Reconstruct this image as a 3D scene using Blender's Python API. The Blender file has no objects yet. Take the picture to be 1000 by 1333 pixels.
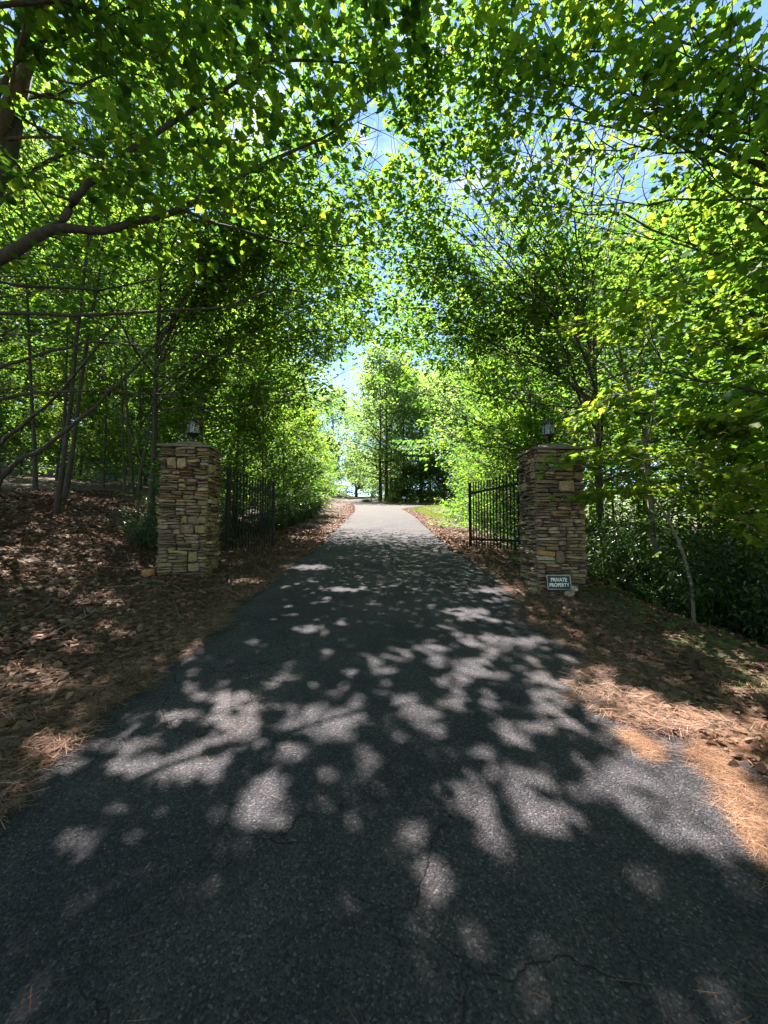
import bpy, math, random
import numpy as np
from mathutils import Vector, Matrix, kdtree

sc = bpy.context.scene
R = math.radians
random.seed(7)

# ------------------------------------------------------------------ camera
CAM_H = 1.62
PITCH = R(3.03)
cam_d = bpy.data.cameras.new('camera')
cam_d.sensor_fit = 'HORIZONTAL'
cam_d.sensor_width = 36.0
cam_d.lens = 18.0
cam_d.clip_start = 0.05
cam_d.clip_end = 3000
cam = bpy.data.objects.new('camera', cam_d)
sc.collection.objects.link(cam)
cam.location = (0, 0, CAM_H)
cam.rotation_euler = (R(90) + PITCH, 0, 0)
sc.camera = cam

# ------------------------------------------------------------------ sky and sun
SUN_EL, SUN_AZ = R(60), R(-21)            # azimuth measured from +Y towards +X
SUN = np.array([math.sin(SUN_AZ) * math.cos(SUN_EL), math.cos(SUN_AZ) * math.cos(SUN_EL), math.sin(SUN_EL)])
world = bpy.data.worlds.new('World')
sc.world = world
world.use_nodes = True
wn, wl = world.node_tree.nodes, world.node_tree.links
bg = wn['Background']
sky = wn.new('ShaderNodeTexSky')
sky.sky_type = 'NISHITA'
sky.sun_disc = False
sky.sun_elevation = SUN_EL
sky.sun_rotation = SUN_AZ
sky.air_density = 0.8
sky.dust_density = 0.0
sky.ozone_density = 2.0
tc = wn.new('ShaderNodeTexCoord')
mp = wn.new('ShaderNodeMapping')
mp.inputs['Scale'].default_value = (1.0, 1.0, 2.2)
nz = wn.new('ShaderNodeTexNoise')
nz.inputs['Scale'].default_value = 2.6
nz.inputs['Detail'].default_value = 8
nz.inputs['Roughness'].default_value = 0.6
rp = wn.new('ShaderNodeValToRGB')
rp.color_ramp.elements[0].position = 0.58
rp.color_ramp.elements[1].position = 0.74
mx = wn.new('ShaderNodeMix')
mx.data_type = 'RGBA'
mx.inputs['B'].default_value = (4.2, 4.3, 4.5, 1)
wl.new(tc.outputs['Generated'], mp.inputs['Vector'])
wl.new(mp.outputs['Vector'], nz.inputs['Vector'])
wl.new(nz.outputs['Fac'], rp.inputs['Fac'])
wl.new(rp.outputs['Color'], mx.inputs['Factor'])
wl.new(sky.outputs['Color'], mx.inputs['A'])
wl.new(mx.outputs['Result'], bg.inputs['Color'])
bg.inputs['Strength'].default_value = 0.065

sun_d = bpy.data.lights.new('sun', 'SUN')
sun_d.energy = 5.0
sun_d.angle = R(0.53)
sun_d.color = (1.0, 0.95, 0.87)
sun = bpy.data.objects.new('sun', sun_d)
sc.collection.objects.link(sun)
sun.rotation_euler = Vector(SUN).to_track_quat('Z', 'Y').to_euler()
sun.location = (-6, 14, 30)

vs = sc.view_settings
vs.view_transform = 'Standard'
vs.look = 'None'
vs.exposure = 2.7
vs.gamma = 1.0
cy = sc.cycles
cy.max_bounces = 6
cy.diffuse_bounces = 3
cy.glossy_bounces = 2
cy.transmission_bounces = 4
cy.transparent_max_bounces = 8
cy.use_denoising = True
cy.sample_clamp_indirect = 6.0

# ------------------------------------------------------------------ helpers
C = sc.collection
SLOPE = 0.106

def unproj(px, py, d):
    u = (px - 500) / 500 * d
    v = (666.5 - py) / 500 * d
    return np.array([u, d * math.cos(PITCH) - v * math.sin(PITCH), d * math.sin(PITCH) + v * math.cos(PITCH) + CAM_H])

def project(P):
    P = np.atleast_2d(P)
    x, y, z = P[:, 0], P[:, 1], P[:, 2] - CAM_H
    d = y * math.cos(PITCH) + z * math.sin(PITCH)
    v = -y * math.sin(PITCH) + z * math.cos(PITCH)
    d = np.where(d < 0.05, 0.05, d)
    return 500 + x / d * 500, 666.5 - v / d * 500, d

def px_ground(px, py):
    a, b = np.array([0, 0, CAM_H]), unproj(px, py, 1.0)
    r = b - a
    t = -CAM_H / (r[2] - SLOPE * r[1])
    return a + t * r

def smooth(t):
    t = np.clip(t, 0, 1)
    return t * t * (3 - 2 * t)

_rn = np.random.default_rng(3)
_lat = _rn.random((64, 64))
def vnoise(x, y):
    x, y = np.asarray(x, float), np.asarray(y, float)
    xi, yi = np.floor(x).astype(int), np.floor(y).astype(int)
    fx, fy = smooth(x - xi), smooth(y - yi)
    g = lambda i, j: _lat[i % 64, j % 64]
    return (g(xi, yi) * (1 - fx) * (1 - fy) + g(xi + 1, yi) * fx * (1 - fy) + g(xi, yi + 1) * (1 - fx) * fy + g(xi + 1, yi + 1) * fx * fy)

def road_c(y):                                  # centre line of the driveway
    return -4.6 * smooth((np.asarray(y, float) - 24) / 60) - 2.0 * smooth((np.asarray(y, float) - 80) / 80)

def road_half(y):
    y = np.asarray(y, float)
    l = 2.12 + 0.35 * smooth((y - 7) / 20)
    r = 2.12 + 0.1 * smooth((y - 7) / 20) + 4.5 * smooth((y - 34) / 12) * (1 - smooth((y - 50) / 7))
    return l, r

def height(x, y, rough=True):
    x, y = np.asarray(x, float), np.asarray(y, float)
    z = SLOPE * np.clip(y, -60, 140)
    xr = x - road_c(y)
    l, r = road_half(y)
    tl = np.maximum(0, -xr - 2.5)
    z = z + 0.12 * smooth(tl / 1.2) + 3.1 * (1 - np.exp(-np.maximum(0, tl - 1.6) * 0.095))
    tr = np.maximum(0, xr - np.maximum(r, 2.1) - 1.7)
    z = z - 3.2 * (1 - np.exp(-tr * 0.2))
    # land rises again across the field and behind the island
    z = z + 7 * smooth((-x - 13) / 16) * smooth((y - x - 38) / 55)
    z = z + 5 * smooth((xr - 4) / 6) * smooth((y - 64) / 45)
    if rough:
        off = smooth((np.maximum(-xr - l, xr - r)) / 0.8)
        z = z + off * (0.10 * (vnoise(x * 0.9, y * 0.9) - 0.5) + 0.05 * (vnoise(x * 2.7 + 9, y * 2.7) - 0.5))
    return z

def hz(x, y):
    return float(height(x, y))

def new_mesh(name, verts, faces, mats=(), smooth_shade=False, attr=None):
    """verts (N,3); faces (M,k) int array (all the same k) or list of tuples"""
    me = bpy.data.meshes.new(name)
    verts = np.asarray(verts, np.float32)
    if isinstance(faces, np.ndarray):
        M, k = faces.shape
        me.vertices.add(len(verts))
        me.vertices.foreach_set('co', verts.ravel())
        me.loops.add(M * k)
        me.loops.foreach_set('vertex_index', faces.astype(np.int32).ravel())
        me.polygons.add(M)
        me.polygons.foreach_set('loop_start', np.arange(0, M * k, k, dtype=np.int32))
        me.update(calc_edges=True)
    else:
        me.from_pydata([tuple(map(float, v)) for v in verts], [], [tuple(map(int, f)) for f in faces])
        me.update()
    if attr is not None:
        a = me.attributes.new('tint', 'FLOAT', 'POINT')
        a.data.foreach_set('value', np.asarray(attr, np.float32))
    if smooth_shade:
        me.polygons.foreach_set('use_smooth', np.ones(len(me.polygons), bool))
    for m in mats:
        me.materials.append(m)
    me.validate()
    return me

def link(name, me, parent=None, loc=None):
    o = bpy.data.objects.new(name, me)
    C.objects.link(o)
    if parent is not None:
        o.parent = parent
    if loc is not None:
        o.location = loc
    return o

def tag(o, label=None, cat=None, group=None, kind=None):
    if label: o['label'] = label
    if cat: o['category'] = cat
    if group: o['group'] = group
    if kind: o['kind'] = kind
    return o

def thing(name, label, cat, loc=(0, 0, 0), rz=0.0, group=None):
    o = link(name, None)
    o.location = loc
    o.rotation_euler = (0, 0, rz)
    return tag(o, label, cat, group)

class MB:
    """collects simple solids; build() makes one mesh object of them"""
    def __init__(s):
        s.v, s.f = [], []
    def add(s, v, f):
        b = len(s.v)
        s.v += [tuple(map(float, p)) for p in v]
        s.f += [tuple(i + b for i in q) for q in f]
        return s
    def box(s, c, d, rot=None):
        x, y, z = d[0] / 2, d[1] / 2, d[2] / 2
        v = [Vector(p) for p in ((-x, -y, -z), (x, -y, -z), (x, y, -z), (-x, y, -z), (-x, -y, z), (x, -y, z), (x, y, z), (-x, y, z))]
        if rot is not None:
            v = [rot @ p for p in v]
        return s.add([p + Vector(c) for p in v], [(0, 3, 2, 1), (4, 5, 6, 7), (0, 1, 5, 4), (1, 2, 6, 5), (2, 3, 7, 6), (3, 0, 4, 7)])
    def lathe(s, prof, n=10, c=(0, 0, 0), phase=0.0):
        v = []
        for r, z in prof:
            for k in range(n):
                a = phase + 2 * math.pi * k / n
                v.append((c[0] + r * math.cos(a), c[1] + r * math.sin(a), c[2] + z))
        f = []
        for i in range(len(prof) - 1):
            for k in range(n):
                f.append((i * n + k, i * n + (k + 1) % n, (i + 1) * n + (k + 1) % n, (i + 1) * n + k))
        f.append(tuple(reversed(range(n))))
        f.append(tuple(range((len(prof) - 1) * n, len(prof) * n)))
        return s.add(v, f)
    def build(s, name, mat, parent=None, smooth_shade=False):
        me = new_mesh(name, s.v, s.f, [mat], smooth_shade)
        return link(name, me, parent)

# ------------------------------------------------------------------ materials
def mat(name):
    m = bpy.data.materials.new(name)
    m.use_nodes = True
    return m, m.node_tree.nodes, m.node_tree.links, m.node_tree.nodes['Principled BSDF']

def ramp(n, stops):
    r = n.new('ShaderNodeValToRGB')
    e = r.color_ramp.elements
    e[0].position, e[0].color = stops[0][0], (*stops[0][1], 1)
    e[1].position, e[1].color = stops[-1][0], (*stops[-1][1], 1)
    for p, c in stops[1:-1]:
        q = e.new(p)
        q.color = (*c, 1)
    return r

def leaf_material(name, stops, trans, tfac=0.45, rough=0.5, spec=0.35):
    m, n, l, b = mat(name)
    at = n.new('ShaderNodeAttribute')
    at.attribute_name = 'tint'
    oi = n.new('ShaderNodeObjectInfo')
    ma = n.new('ShaderNodeMath'); ma.operation = 'MULTIPLY_ADD'
    ma.inputs[1].default_value = 0.22; ma.inputs[2].default_value = -0.11
    ad = n.new('ShaderNodeMath'); ad.operation = 'ADD'
    l.new(oi.outputs['Random'], ma.inputs[0]); l.new(ma.outputs[0], ad.inputs[0]); l.new(at.outputs['Fac'], ad.inputs[1])
    gp = n.new('ShaderNodeNewGeometry'); nn = n.new('ShaderNodeTexNoise'); nn.inputs['Scale'].default_value = 0.9; nn.inputs['Detail'].default_value = 3
    l.new(gp.outputs['Position'], nn.inputs['Vector'])
    m2 = n.new('ShaderNodeMath'); m2.operation = 'MULTIPLY_ADD'; m2.inputs[1].default_value = 0.9; m2.inputs[2].default_value = -0.45
    l.new(nn.outputs['Fac'], m2.inputs[0])
    a2 = n.new('ShaderNodeMath'); a2.operation = 'ADD'; l.new(ad.outputs[0], a2.inputs[0]); l.new(m2.outputs[0], a2.inputs[1])
    r = ramp(n, stops)
    l.new(a2.outputs[0], r.inputs['Fac'])
    l.new(r.outputs['Color'], b.inputs['Base Color'])
    b.inputs['Roughness'].default_value = rough
    b.inputs['Specular IOR Level'].default_value = spec
    t = n.new('ShaderNodeBsdfTranslucent')
    mixc = n.new('ShaderNodeMix'); mixc.data_type = 'RGBA'; mixc.blend_type = 'MULTIPLY'
    mixc.inputs['Factor'].default_value = 1.0
    mixc.inputs['B'].default_value = (*trans, 1)
    l.new(r.outputs['Color'], mixc.inputs['A'])
    l.new(mixc.outputs['Result'], t.inputs['Color'])
    ms = n.new('ShaderNodeMixShader')
    ms.inputs['Fac'].default_value = tfac
    l.new(b.outputs[0], ms.inputs[1]); l.new(t.outputs[0], ms.inputs[2])
    l.new(ms.outputs[0], n['Material Output'].inputs['Surface'])
    return m

GREEN = [(0.0, (0.030, 0.066, 0.020)), (0.3, (0.052, 0.104, 0.022)), (0.65, (0.090, 0.145, 0.022)), (1.0, (0.150, 0.185, 0.028))]
M_LEAF = leaf_material('broad_leaf', GREEN, (2.7, 2.8, 1.4), 0.52, 0.62, 0.2)
M_LEAF_FAR = leaf_material('distant_leaf', [(0, (0.06, 0.10, 0.032)), (0.5, (0.095, 0.145, 0.045)), (1, (0.14, 0.19, 0.06))], (2.6, 2.6, 1.8), 0.62, 0.6)  # green lightened to stand in for haze and light on far crowns
M_LAUREL = leaf_material('glossy_leaf', [(0, (0.018, 0.042, 0.012)), (0.6, (0.04, 0.085, 0.022)), (1, (0.075, 0.125, 0.03))], (1.6, 1.7, 1.0), 0.25, 0.32, 0.5)
M_NEEDLE = leaf_material('pine_needle', [(0, (0.025, 0.055, 0.025)), (0.6, (0.045, 0.095, 0.045)), (1, (0.085, 0.14, 0.07))], (1.7, 1.8, 1.5), 0.35, 0.5)
M_YELLOW = leaf_material('yellow_green_leaf', [(0, (0.09, 0.14, 0.02)), (1, (0.20, 0.24, 0.04))], (2.0, 2.0, 1.2), 0.4)
M_LITTER = leaf_material('dead_leaf', [(0, (0.045, 0.023, 0.016)), (0.4, (0.125, 0.064, 0.043)), (0.75, (0.23, 0.135, 0.095)), (1, (0.38, 0.26, 0.20))], (1.0, 0.8, 0.6), 0.12, 0.75, 0.2)
M_STRAW = leaf_material('pine_straw', [(0, (0.09, 0.042, 0.027)), (0.5, (0.24, 0.12, 0.07)), (1, (0.40, 0.25, 0.16))], (1.0, 0.8, 0.6), 0.1, 0.7, 0.2)
M_GRASS = leaf_material('grass_blade', [(0, (0.035, 0.07, 0.012)), (0.6, (0.08, 0.13, 0.025)), (1, (0.19, 0.21, 0.06))], (1.8, 1.9, 1.0), 0.35, 0.6)

def bark_material(name, c0, c1, scale=9):
    m, n, l, b = mat(name)
    t = n.new('ShaderNodeTexCoord')
    mpn = n.new('ShaderNodeMapping'); mpn.inputs['Scale'].default_value = (scale, scale, scale * 0.22)
    no = n.new('ShaderNodeTexNoise'); no.inputs['Scale'].default_value = 2.2; no.inputs['Detail'].default_value = 8; no.inputs['Roughness'].default_value = 0.65
    r = ramp(n, [(0.3, c0), (0.72, c1)])
    bp = n.new('ShaderNodeBump'); bp.inputs['Strength'].default_value = 0.7; bp.inputs['Distance'].default_value = 0.02
    l.new(t.outputs['Object'], mpn.inputs['Vector']); l.new(mpn.outputs['Vector'], no.inputs['Vector'])
    l.new(no.outputs['Fac'], r.inputs['Fac']); l.new(r.outputs['Color'], b.inputs['Base Color'])
    l.new(no.outputs['Fac'], bp.inputs['Height']); l.new(bp.outputs['Normal'], b.inputs['Normal'])
    b.inputs['Roughness'].default_value = 0.9
    return m
M_BARK = bark_material('grey_brown_bark', (0.022, 0.018, 0.015), (0.085, 0.07, 0.058))
M_BARK_PALE = bark_material('pale_bark', (0.14, 0.12, 0.085), (0.34, 0.30, 0.22))
M_BARK_SAP = bark_material('sapling_bark', (0.08, 0.07, 0.05), (0.2, 0.18, 0.13), 14)
M_BARK_PINE = bark_material('pine_bark', (0.05, 0.03, 0.022), (0.19, 0.125, 0.095), 6)

# ground
def ground_material():
    m, n, l, b = mat('forest_floor')
    g = n.new('ShaderNodeNewGeometry')
    def noise(scale, detail=8, rough=0.65):
        t = n.new('ShaderNodeTexNoise'); t.inputs['Scale'].default_value = scale; t.inputs['Detail'].default_value = detail; t.inputs['Roughness'].default_value = rough
        l.new(g.outputs['Position'], t.inputs['Vector'])
        return t
    n1 = noise(14); n2 = noise(0.7); n3 = noise(45, 5)
    r1 = ramp(n, [(0.25, (0.03, 0.019, 0.013)), (0.5, (0.075, 0.048, 0.033)), (0.75, (0.16, 0.11, 0.075))])
    l.new(n1.outputs['Fac'], r1.inputs['Fac'])
    r2 = ramp(n, [(0.3, (0.04, 0.07, 0.014)), (0.7, (0.12, 0.15, 0.04))])
    l.new(n3.outputs['Fac'], r2.inputs['Fac'])
    at = n.new('ShaderNodeAttribute'); at.attribute_name = 'tint'
    mm = n.new('ShaderNodeMath'); mm.operation = 'MULTIPLY_ADD'; mm.inputs[1].default_value = 1.6; mm.inputs[2].default_value = -0.8
    l.new(n2.outputs['Fac'], mm.inputs[0])
    ad = n.new('ShaderNodeMath'); ad.operation = 'ADD'; ad.use_clamp = True
    l.new(at.outputs['Fac'], ad.inputs[0]); l.new(mm.outputs[0], ad.inputs[1])
    ml = n.new('ShaderNodeMath'); ml.operation = 'MULTIPLY'; ml.use_clamp = True
    l.new(ad.outputs[0], ml.inputs[0]); l.new(at.outputs['Fac'], ml.inputs[1])
    mixc = n.new('ShaderNodeMix'); mixc.data_type = 'RGBA'
    l.new(ml.outputs[0], mixc.inputs['Factor']); l.new(r1.outputs['Color'], mixc.inputs['A']); l.new(r2.outputs['Color'], mixc.inputs['B'])
    l.new(mixc.outputs['Result'], b.inputs['Base Color'])
    b.inputs['Roughness'].default_value = 0.95
    bp = n.new('ShaderNodeBump'); bp.inputs['Strength'].default_value = 0.8; bp.inputs['Distance'].default_value = 0.03
    l.new(n1.outputs['Fac'], bp.inputs['Height']); l.new(bp.outputs['Normal'], b.inputs['Normal'])
    return m
M_GROUND = ground_material()

def asphalt_material():
    m, n, l, b = mat('weathered_asphalt')
    g = n.new('ShaderNodeNewGeometry')
    def noise(scale, detail=6, rough=0.6):
        t = n.new('ShaderNodeTexNoise'); t.inputs['Scale'].default_value = scale; t.inputs['Detail'].default_value = detail; t.inputs['Roughness'].default_value = rough
        l.new(g.outputs['Position'], t.inputs['Vector'])
        return t
    vor = n.new('ShaderNodeTexVoronoi'); vor.inputs['Scale'].default_value = 115; vor.feature = 'F1'
    l.new(g.outputs['Position'], vor.inputs['Vector'])
    chip = ramp(n, [(0.0, (0.035, 0.032, 0.038)), (0.5, (0.058, 0.053, 0.060)), (0.92, (0.084, 0.077, 0.081)), (1.0, (0.15, 0.138, 0.14))])
    sepc = n.new('ShaderNodeSeparateColor'); l.new(vor.outputs['Color'], sepc.inputs[0]); l.new(sepc.outputs[0], chip.inputs['Fac'])
    big = noise(0.9, 7, 0.7); rb = ramp(n, [(0.32, (0.62, 0.64, 0.70)), (0.5, (0.95, 0.95, 0.96)), (0.68, (1.35, 1.28, 1.2))]); l.new(big.outputs['Fac'], rb.inputs['Fac'])
    mul = n.new('ShaderNodeMix'); mul.data_type = 'RGBA'; mul.blend_type = 'MULTIPLY'; mul.inputs['Factor'].default_value = 1
    l.new(chip.outputs['Color'], mul.inputs['A']); l.new(rb.outputs['Color'], mul.inputs['B'])
    # far stretch turns paler and pinker
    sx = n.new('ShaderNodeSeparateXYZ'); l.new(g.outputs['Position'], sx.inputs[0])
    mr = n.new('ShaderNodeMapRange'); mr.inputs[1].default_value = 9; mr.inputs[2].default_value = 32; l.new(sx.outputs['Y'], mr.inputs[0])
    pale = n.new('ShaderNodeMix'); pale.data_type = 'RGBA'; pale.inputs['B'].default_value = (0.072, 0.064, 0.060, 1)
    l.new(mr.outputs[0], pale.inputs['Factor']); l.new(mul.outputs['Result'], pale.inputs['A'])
    # cracks
    wob = noise(3.0, 4); wv = n.new('ShaderNodeMix'); wv.data_type = 'VECTOR'; wv.inputs['Factor'].default_value = 0.22
    l.new(g.outputs['Position'], wv.inputs['A']); l.new(wob.outputs['Color'], wv.inputs['B'])
    cr = n.new('ShaderNodeTexVoronoi'); cr.feature = 'DISTANCE_TO_EDGE'; cr.inputs['Scale'].default_value = 2.3
    l.new(wv.outputs['Result'], cr.inputs['Vector'])
    crr = ramp(n, [(0.0, (0, 0, 0)), (0.009, (1, 1, 1))]); l.new(cr.outputs['Distance'], crr.inputs['Fac'])
    msk = noise(0.8, 3); mskr = ramp(n, [(0.48, (1, 1, 1)), (0.58, (0, 0, 0))]); l.new(msk.outputs['Fac'], mskr.inputs['Fac'])
    mxm = n.new('ShaderNodeMath'); mxm.operation = 'MAXIMUM'; l.new(crr.outputs['Color'], mxm.inputs[0]); l.new(mskr.outputs['Color'], mxm.inputs[1])
    fin = n.new('ShaderNodeMix'); fin.data_type = 'RGBA'; fin.inputs['A'].default_value = (0.02, 0.02, 0.02, 1)
    l.new(mxm.outputs[0], fin.inputs['Factor']); l.new(pale.outputs['Result'], fin.inputs['B'])
    l.new(fin.outputs['Result'], b.inputs['Base Color'])
    b.inputs['Roughness'].default_value = 0.82
    b.inputs['Specular IOR Level'].default_value = 0.12
    fine = noise(160, 4, 0.7)
    h1 = n.new('ShaderNodeMath'); h1.operation = 'MULTIPLY_ADD'; h1.inputs[1].default_value = -0.7
    l.new(vor.outputs['Distance'], h1.inputs[0]); l.new(fine.outputs['Fac'], h1.inputs[2])
    h2 = n.new('ShaderNodeMath'); h2.operation = 'MULTIPLY_ADD'; h2.inputs[1].default_value = 0.8
    l.new(mxm.outputs[0], h2.inputs[0]); l.new(h1.outputs[0], h2.inputs[2])
    bp = n.new('ShaderNodeBump'); bp.inputs['Strength'].default_value = 1.0; bp.inputs['Distance'].default_value = 0.012
    l.new(h2.outputs[0], bp.inputs['Height']); l.new(bp.outputs['Normal'], b.inputs['Normal'])
    return m
M_ASPHALT = asphalt_material()

def stone_material():
    m, n, l, b = mat('field_stone')
    oi = n.new('ShaderNodeObjectInfo')
    g = n.new('ShaderNodeNewGeometry')
    no = n.new('ShaderNodeTexNoise'); no.inputs['Scale'].default_value = 22; no.inputs['Detail'].default_value = 8; no.inputs['Roughness'].default_value = 0.65
    l.new(g.outputs['Position'], no.inputs['Vector'])
    r = ramp(n, [(0.25, (0.5, 0.48, 0.46)), (0.75, (1.4, 1.4, 1.36))]); l.new(no.outputs['Fac'], r.inputs['Fac'])
    mul = n.new('ShaderNodeMix'); mul.data_type = 'RGBA'; mul.blend_type = 'MULTIPLY'; mul.inputs['Factor'].default_value = 1
    l.new(oi.outputs['Color'], mul.inputs['A']); l.new(r.outputs['Color'], mul.inputs['B'])
    li = n.new('ShaderNodeTexNoise'); li.inputs['Scale'].default_value = 5; li.inputs['Detail'].default_value = 6
    l.new(g.outputs['Position'], li.inputs['Vector'])
    lr = ramp(n, [(0.52, (0, 0, 0)), (0.68, (0.35, 0.35, 0.35))]); l.new(li.outputs['Fac'], lr.inputs['Fac'])
    mx2 = n.new('ShaderNodeMix'); mx2.data_type = 'RGBA'; mx2.inputs['B'].default_value = (0.25, 0.22, 0.08, 1)
    l.new(lr.outputs['Color'], mx2.inputs['Factor']); l.new(mul.outputs['Result'], mx2.inputs['A'])
    l.new(mx2.outputs['Result'], b.inputs['Base Color'])
    b.inputs['Roughness'].default_value = 0.85
    bp = n.new('ShaderNodeBump'); bp.inputs['Strength'].default_value = 0.7; bp.inputs['Distance'].default_value = 0.012
    l.new(no.outputs['Fac'], bp.inputs['Height']); l.new(bp.outputs['Normal'], b.inputs['Normal'])
    return m
M_STONE = stone_material()

def plain(name, col, rough=0.6, metal=0.0, nscale=30, amt=0.3, bump=0.2):
    m, n, l, b = mat(name)
    t = n.new('ShaderNodeTexCoord')
    no = n.new('ShaderNodeTexNoise'); no.inputs['Scale'].default_value = nscale; no.inputs['Detail'].default_value = 6
    l.new(t.outputs['Object'], no.inputs['Vector'])
    r = ramp(n, [(0.25, tuple(c * (1 - amt) for c in col)), (0.75, tuple(c * (1 + amt) for c in col))])
    l.new(no.outputs['Fac'], r.inputs['Fac']); l.new(r.outputs['Color'], b.inputs['Base Color'])
    b.inputs['Roughness'].default_value = rough; b.inputs['Metallic'].default_value = metal
    bp = n.new('ShaderNodeBump'); bp.inputs['Strength'].default_value = bump; bp.inputs['Distance'].default_value = 0.004
    l.new(no.outputs['Fac'], bp.inputs['Height']); l.new(bp.outputs['Normal'], b.inputs['Normal'])
    return m
M_MORTAR = plain('dark_mortar', (0.035, 0.03, 0.025), 0.95, nscale=20)
M_IRON = plain('black_iron', (0.012, 0.012, 0.013), 0.6, nscale=40)
M_IRON.node_tree.nodes['Principled BSDF'].inputs['Specular IOR Level'].default_value = 0.2
M_LAMP_IRON = plain('black_painted_metal', (0.014, 0.015, 0.016), 0.35, nscale=40)
M_WHITE = plain('white_paint', (0.75, 0.75, 0.73), 0.6, amt=0.12)
M_BLACK = plain('black_sign_paint', (0.015, 0.016, 0.018), 0.5)
M_GREY = plain('grey_weathered', (0.32, 0.31, 0.29), 0.75)
M_TWIG = plain('dead_wood', (0.17, 0.13, 0.10), 0.9)

def glass_material():
    m, n, l, b = mat('lantern_glass')
    b.inputs['Base Color'].default_value = (0.82, 0.9, 0.9, 1)
    no = n.new('ShaderNodeTexNoise'); no.inputs['Scale'].default_value = 35
    bp = n.new('ShaderNodeBump'); bp.inputs['Strength'].default_value = 0.25
    l.new(no.outputs['Fac'], bp.inputs['Height']); l.new(bp.outputs['Normal'], b.inputs['Normal'])
    b.inputs['Roughness'].default_value = 0.12
    b.inputs['Transmission Weight'].default_value = 0.85
    b.inputs['IOR'].default_value = 1.1
    return m
M_GLASS = glass_material()

# ------------------------------------------------------------------ ground and driveway
def axis_coords(lim, fine, step):
    a = [0.0]
    while a[-1] < lim:
        s = step if a[-1] < fine else step * (1 + (a[-1] - fine) * 0.09)
        a.append(a[-1] + s)
    return np.array(a)

def build_ground():
    ax = axis_coords(420, 9, 0.22)
    xs = np.concatenate([-ax[::-1][:-1], ax])
    ay = axis_coords(520, 22, 0.25)
    ab = axis_coords(120, 3, 0.4)
    ys = np.concatenate([-ab[::-1][:-1], ay])
    X, Y = np.meshgrid(xs, ys)
    Z = height(X, Y)
    xr = X - road_c(Y)
    l, r = road_half(Y)
    inside = np.minimum(xr + l, r - xr)                 # > 0 under the asphalt
    Z = Z - 0.09 * smooth((inside - 0.05) / 0.45)
    # grass mask: right verge, road edge at the pad, open field on the left far behind
    gm = np.zeros_like(X)
    gm = np.maximum(gm, 0.75 * smooth((xr - r - 0.5) / 0.6) * (1 - smooth((xr - r - 2.4) / 1.0)) * (Y < 60))
    gm = np.maximum(gm, 1.0 * smooth((-X - 8) / 3) * smooth((Y - 22) / 4))
    gm = np.maximum(gm, 0.9 * smooth((Y - 52) / 4) * smooth((xr - 2.6) / 1.2))
    nx, ny = len(xs), len(ys)
    idx = np.arange(nx * ny).reshape(ny, nx)
    f = np.stack([idx[:-1, :-1], idx[:-1, 1:], idx[1:, 1:], idx[1:, :-1]], -1).reshape(-1, 4)
    me = new_mesh('ground', np.stack([X, Y, Z], -1).reshape(-1, 3), f, [M_GROUND], True, gm.ravel())
    tag(link('ground', me), kind='structure')

def build_road():
    ys = np.concatenate([np.arange(-14, 20, 0.14), np.arange(20, 150, 0.6)])
    n = 22
    V, F = [], []
    l, r = road_half(ys)
    wl_ = l + (0.10 + 0.35 * smooth((ys - 10) / 15)) * (vnoise(ys * 1.7, 3.3) - 0.5) + 0.35 * smooth((ys - 10) / 10) * (vnoise(ys * 0.4, 5.3) - 0.5) + 0.10 * (vnoise(ys * 5.1, 8.3) - 0.5)
    wr_ = r + (0.12 + 0.35 * smooth((ys - 10) / 15)) * (vnoise(ys * 1.5, 13.3) - 0.5) + 0.35 * smooth((ys - 10) / 10) * (vnoise(ys * 0.4, 15.3) - 0.5) + 0.10 * (vnoise(ys * 4.7, 18.3) - 0.5)
    # paved apron on the right in the foreground
    wr_ = wr_ + 0.75 * smooth((3.3 - ys) / 1.6)
    c = road_c(ys)
    for j in range(n + 1):
        t = j / n
        x = c - wl_ + (wl_ + wr_) * t
        z = SLOPE * np.clip(ys, -60, 140) + 0.012 + 0.02 * (1 - (2 * t - 1) ** 2) + 0.008 * (vnoise(x * 0.8, ys * 0.8) - 0.5)
        if j in (0, n):
            z = z - 0.03
        V.append(np.stack([x, ys, z], -1))
    V = np.stack(V, 1)
    m = len(ys)
    idx = np.arange(m * (n + 1)).reshape(m, n + 1)
    f = np.stack([idx[:-1, :-1], idx[:-1, 1:], idx[1:, 1:], idx[1:, :-1]], -1).reshape(-1, 4)
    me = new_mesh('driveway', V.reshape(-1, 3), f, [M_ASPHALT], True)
    tag(link('driveway', me), kind='structure')
build_ground()
build_road()

# ------------------------------------------------------------------ leaves and branches
def T(verts, faces):
    return np.array(verts, float), np.array(faces, int)
LEAF2 = T([(0, 0, 0), (0.34, 0.45, 0.10), (0, 1, -0.05), (-0.34, 0.45, 0.10)], [(0, 1, 2), (0, 2, 3)])
LEAF4 = T([(0, 0, 0), (0.26, 0.25, 0.05), (0.27, 0.6, 0.04), (0, 1, -0.10), (-0.27, 0.6, 0.04), (-0.26, 0.25, 0.05)],
          [(0, 1, 2), (0, 2, 3), (0, 3, 4), (0, 4, 5)])
LAUREL = T([(0, 0, 0), (0.13, 0.3, 0.03), (0.13, 0.68, 0.0), (0, 1, -0.10), (-0.13, 0.68, 0.0), (-0.13, 0.3, 0.03)],
           [(0, 1, 2), (0, 2, 3), (0, 3, 4), (0, 4, 5)])
NEEDLE = T([(-0.006, 0, 0), (0.006, 0, 0), (0.0, 1, 0)], [(0, 1, 2)])
STRAW = T([(-0.012, 0, 0), (0.012, 0, 0), (0.008, 1, 0.03), (-0.008, 1, 0.03)], [(0, 1, 2), (0, 2, 3)])
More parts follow.
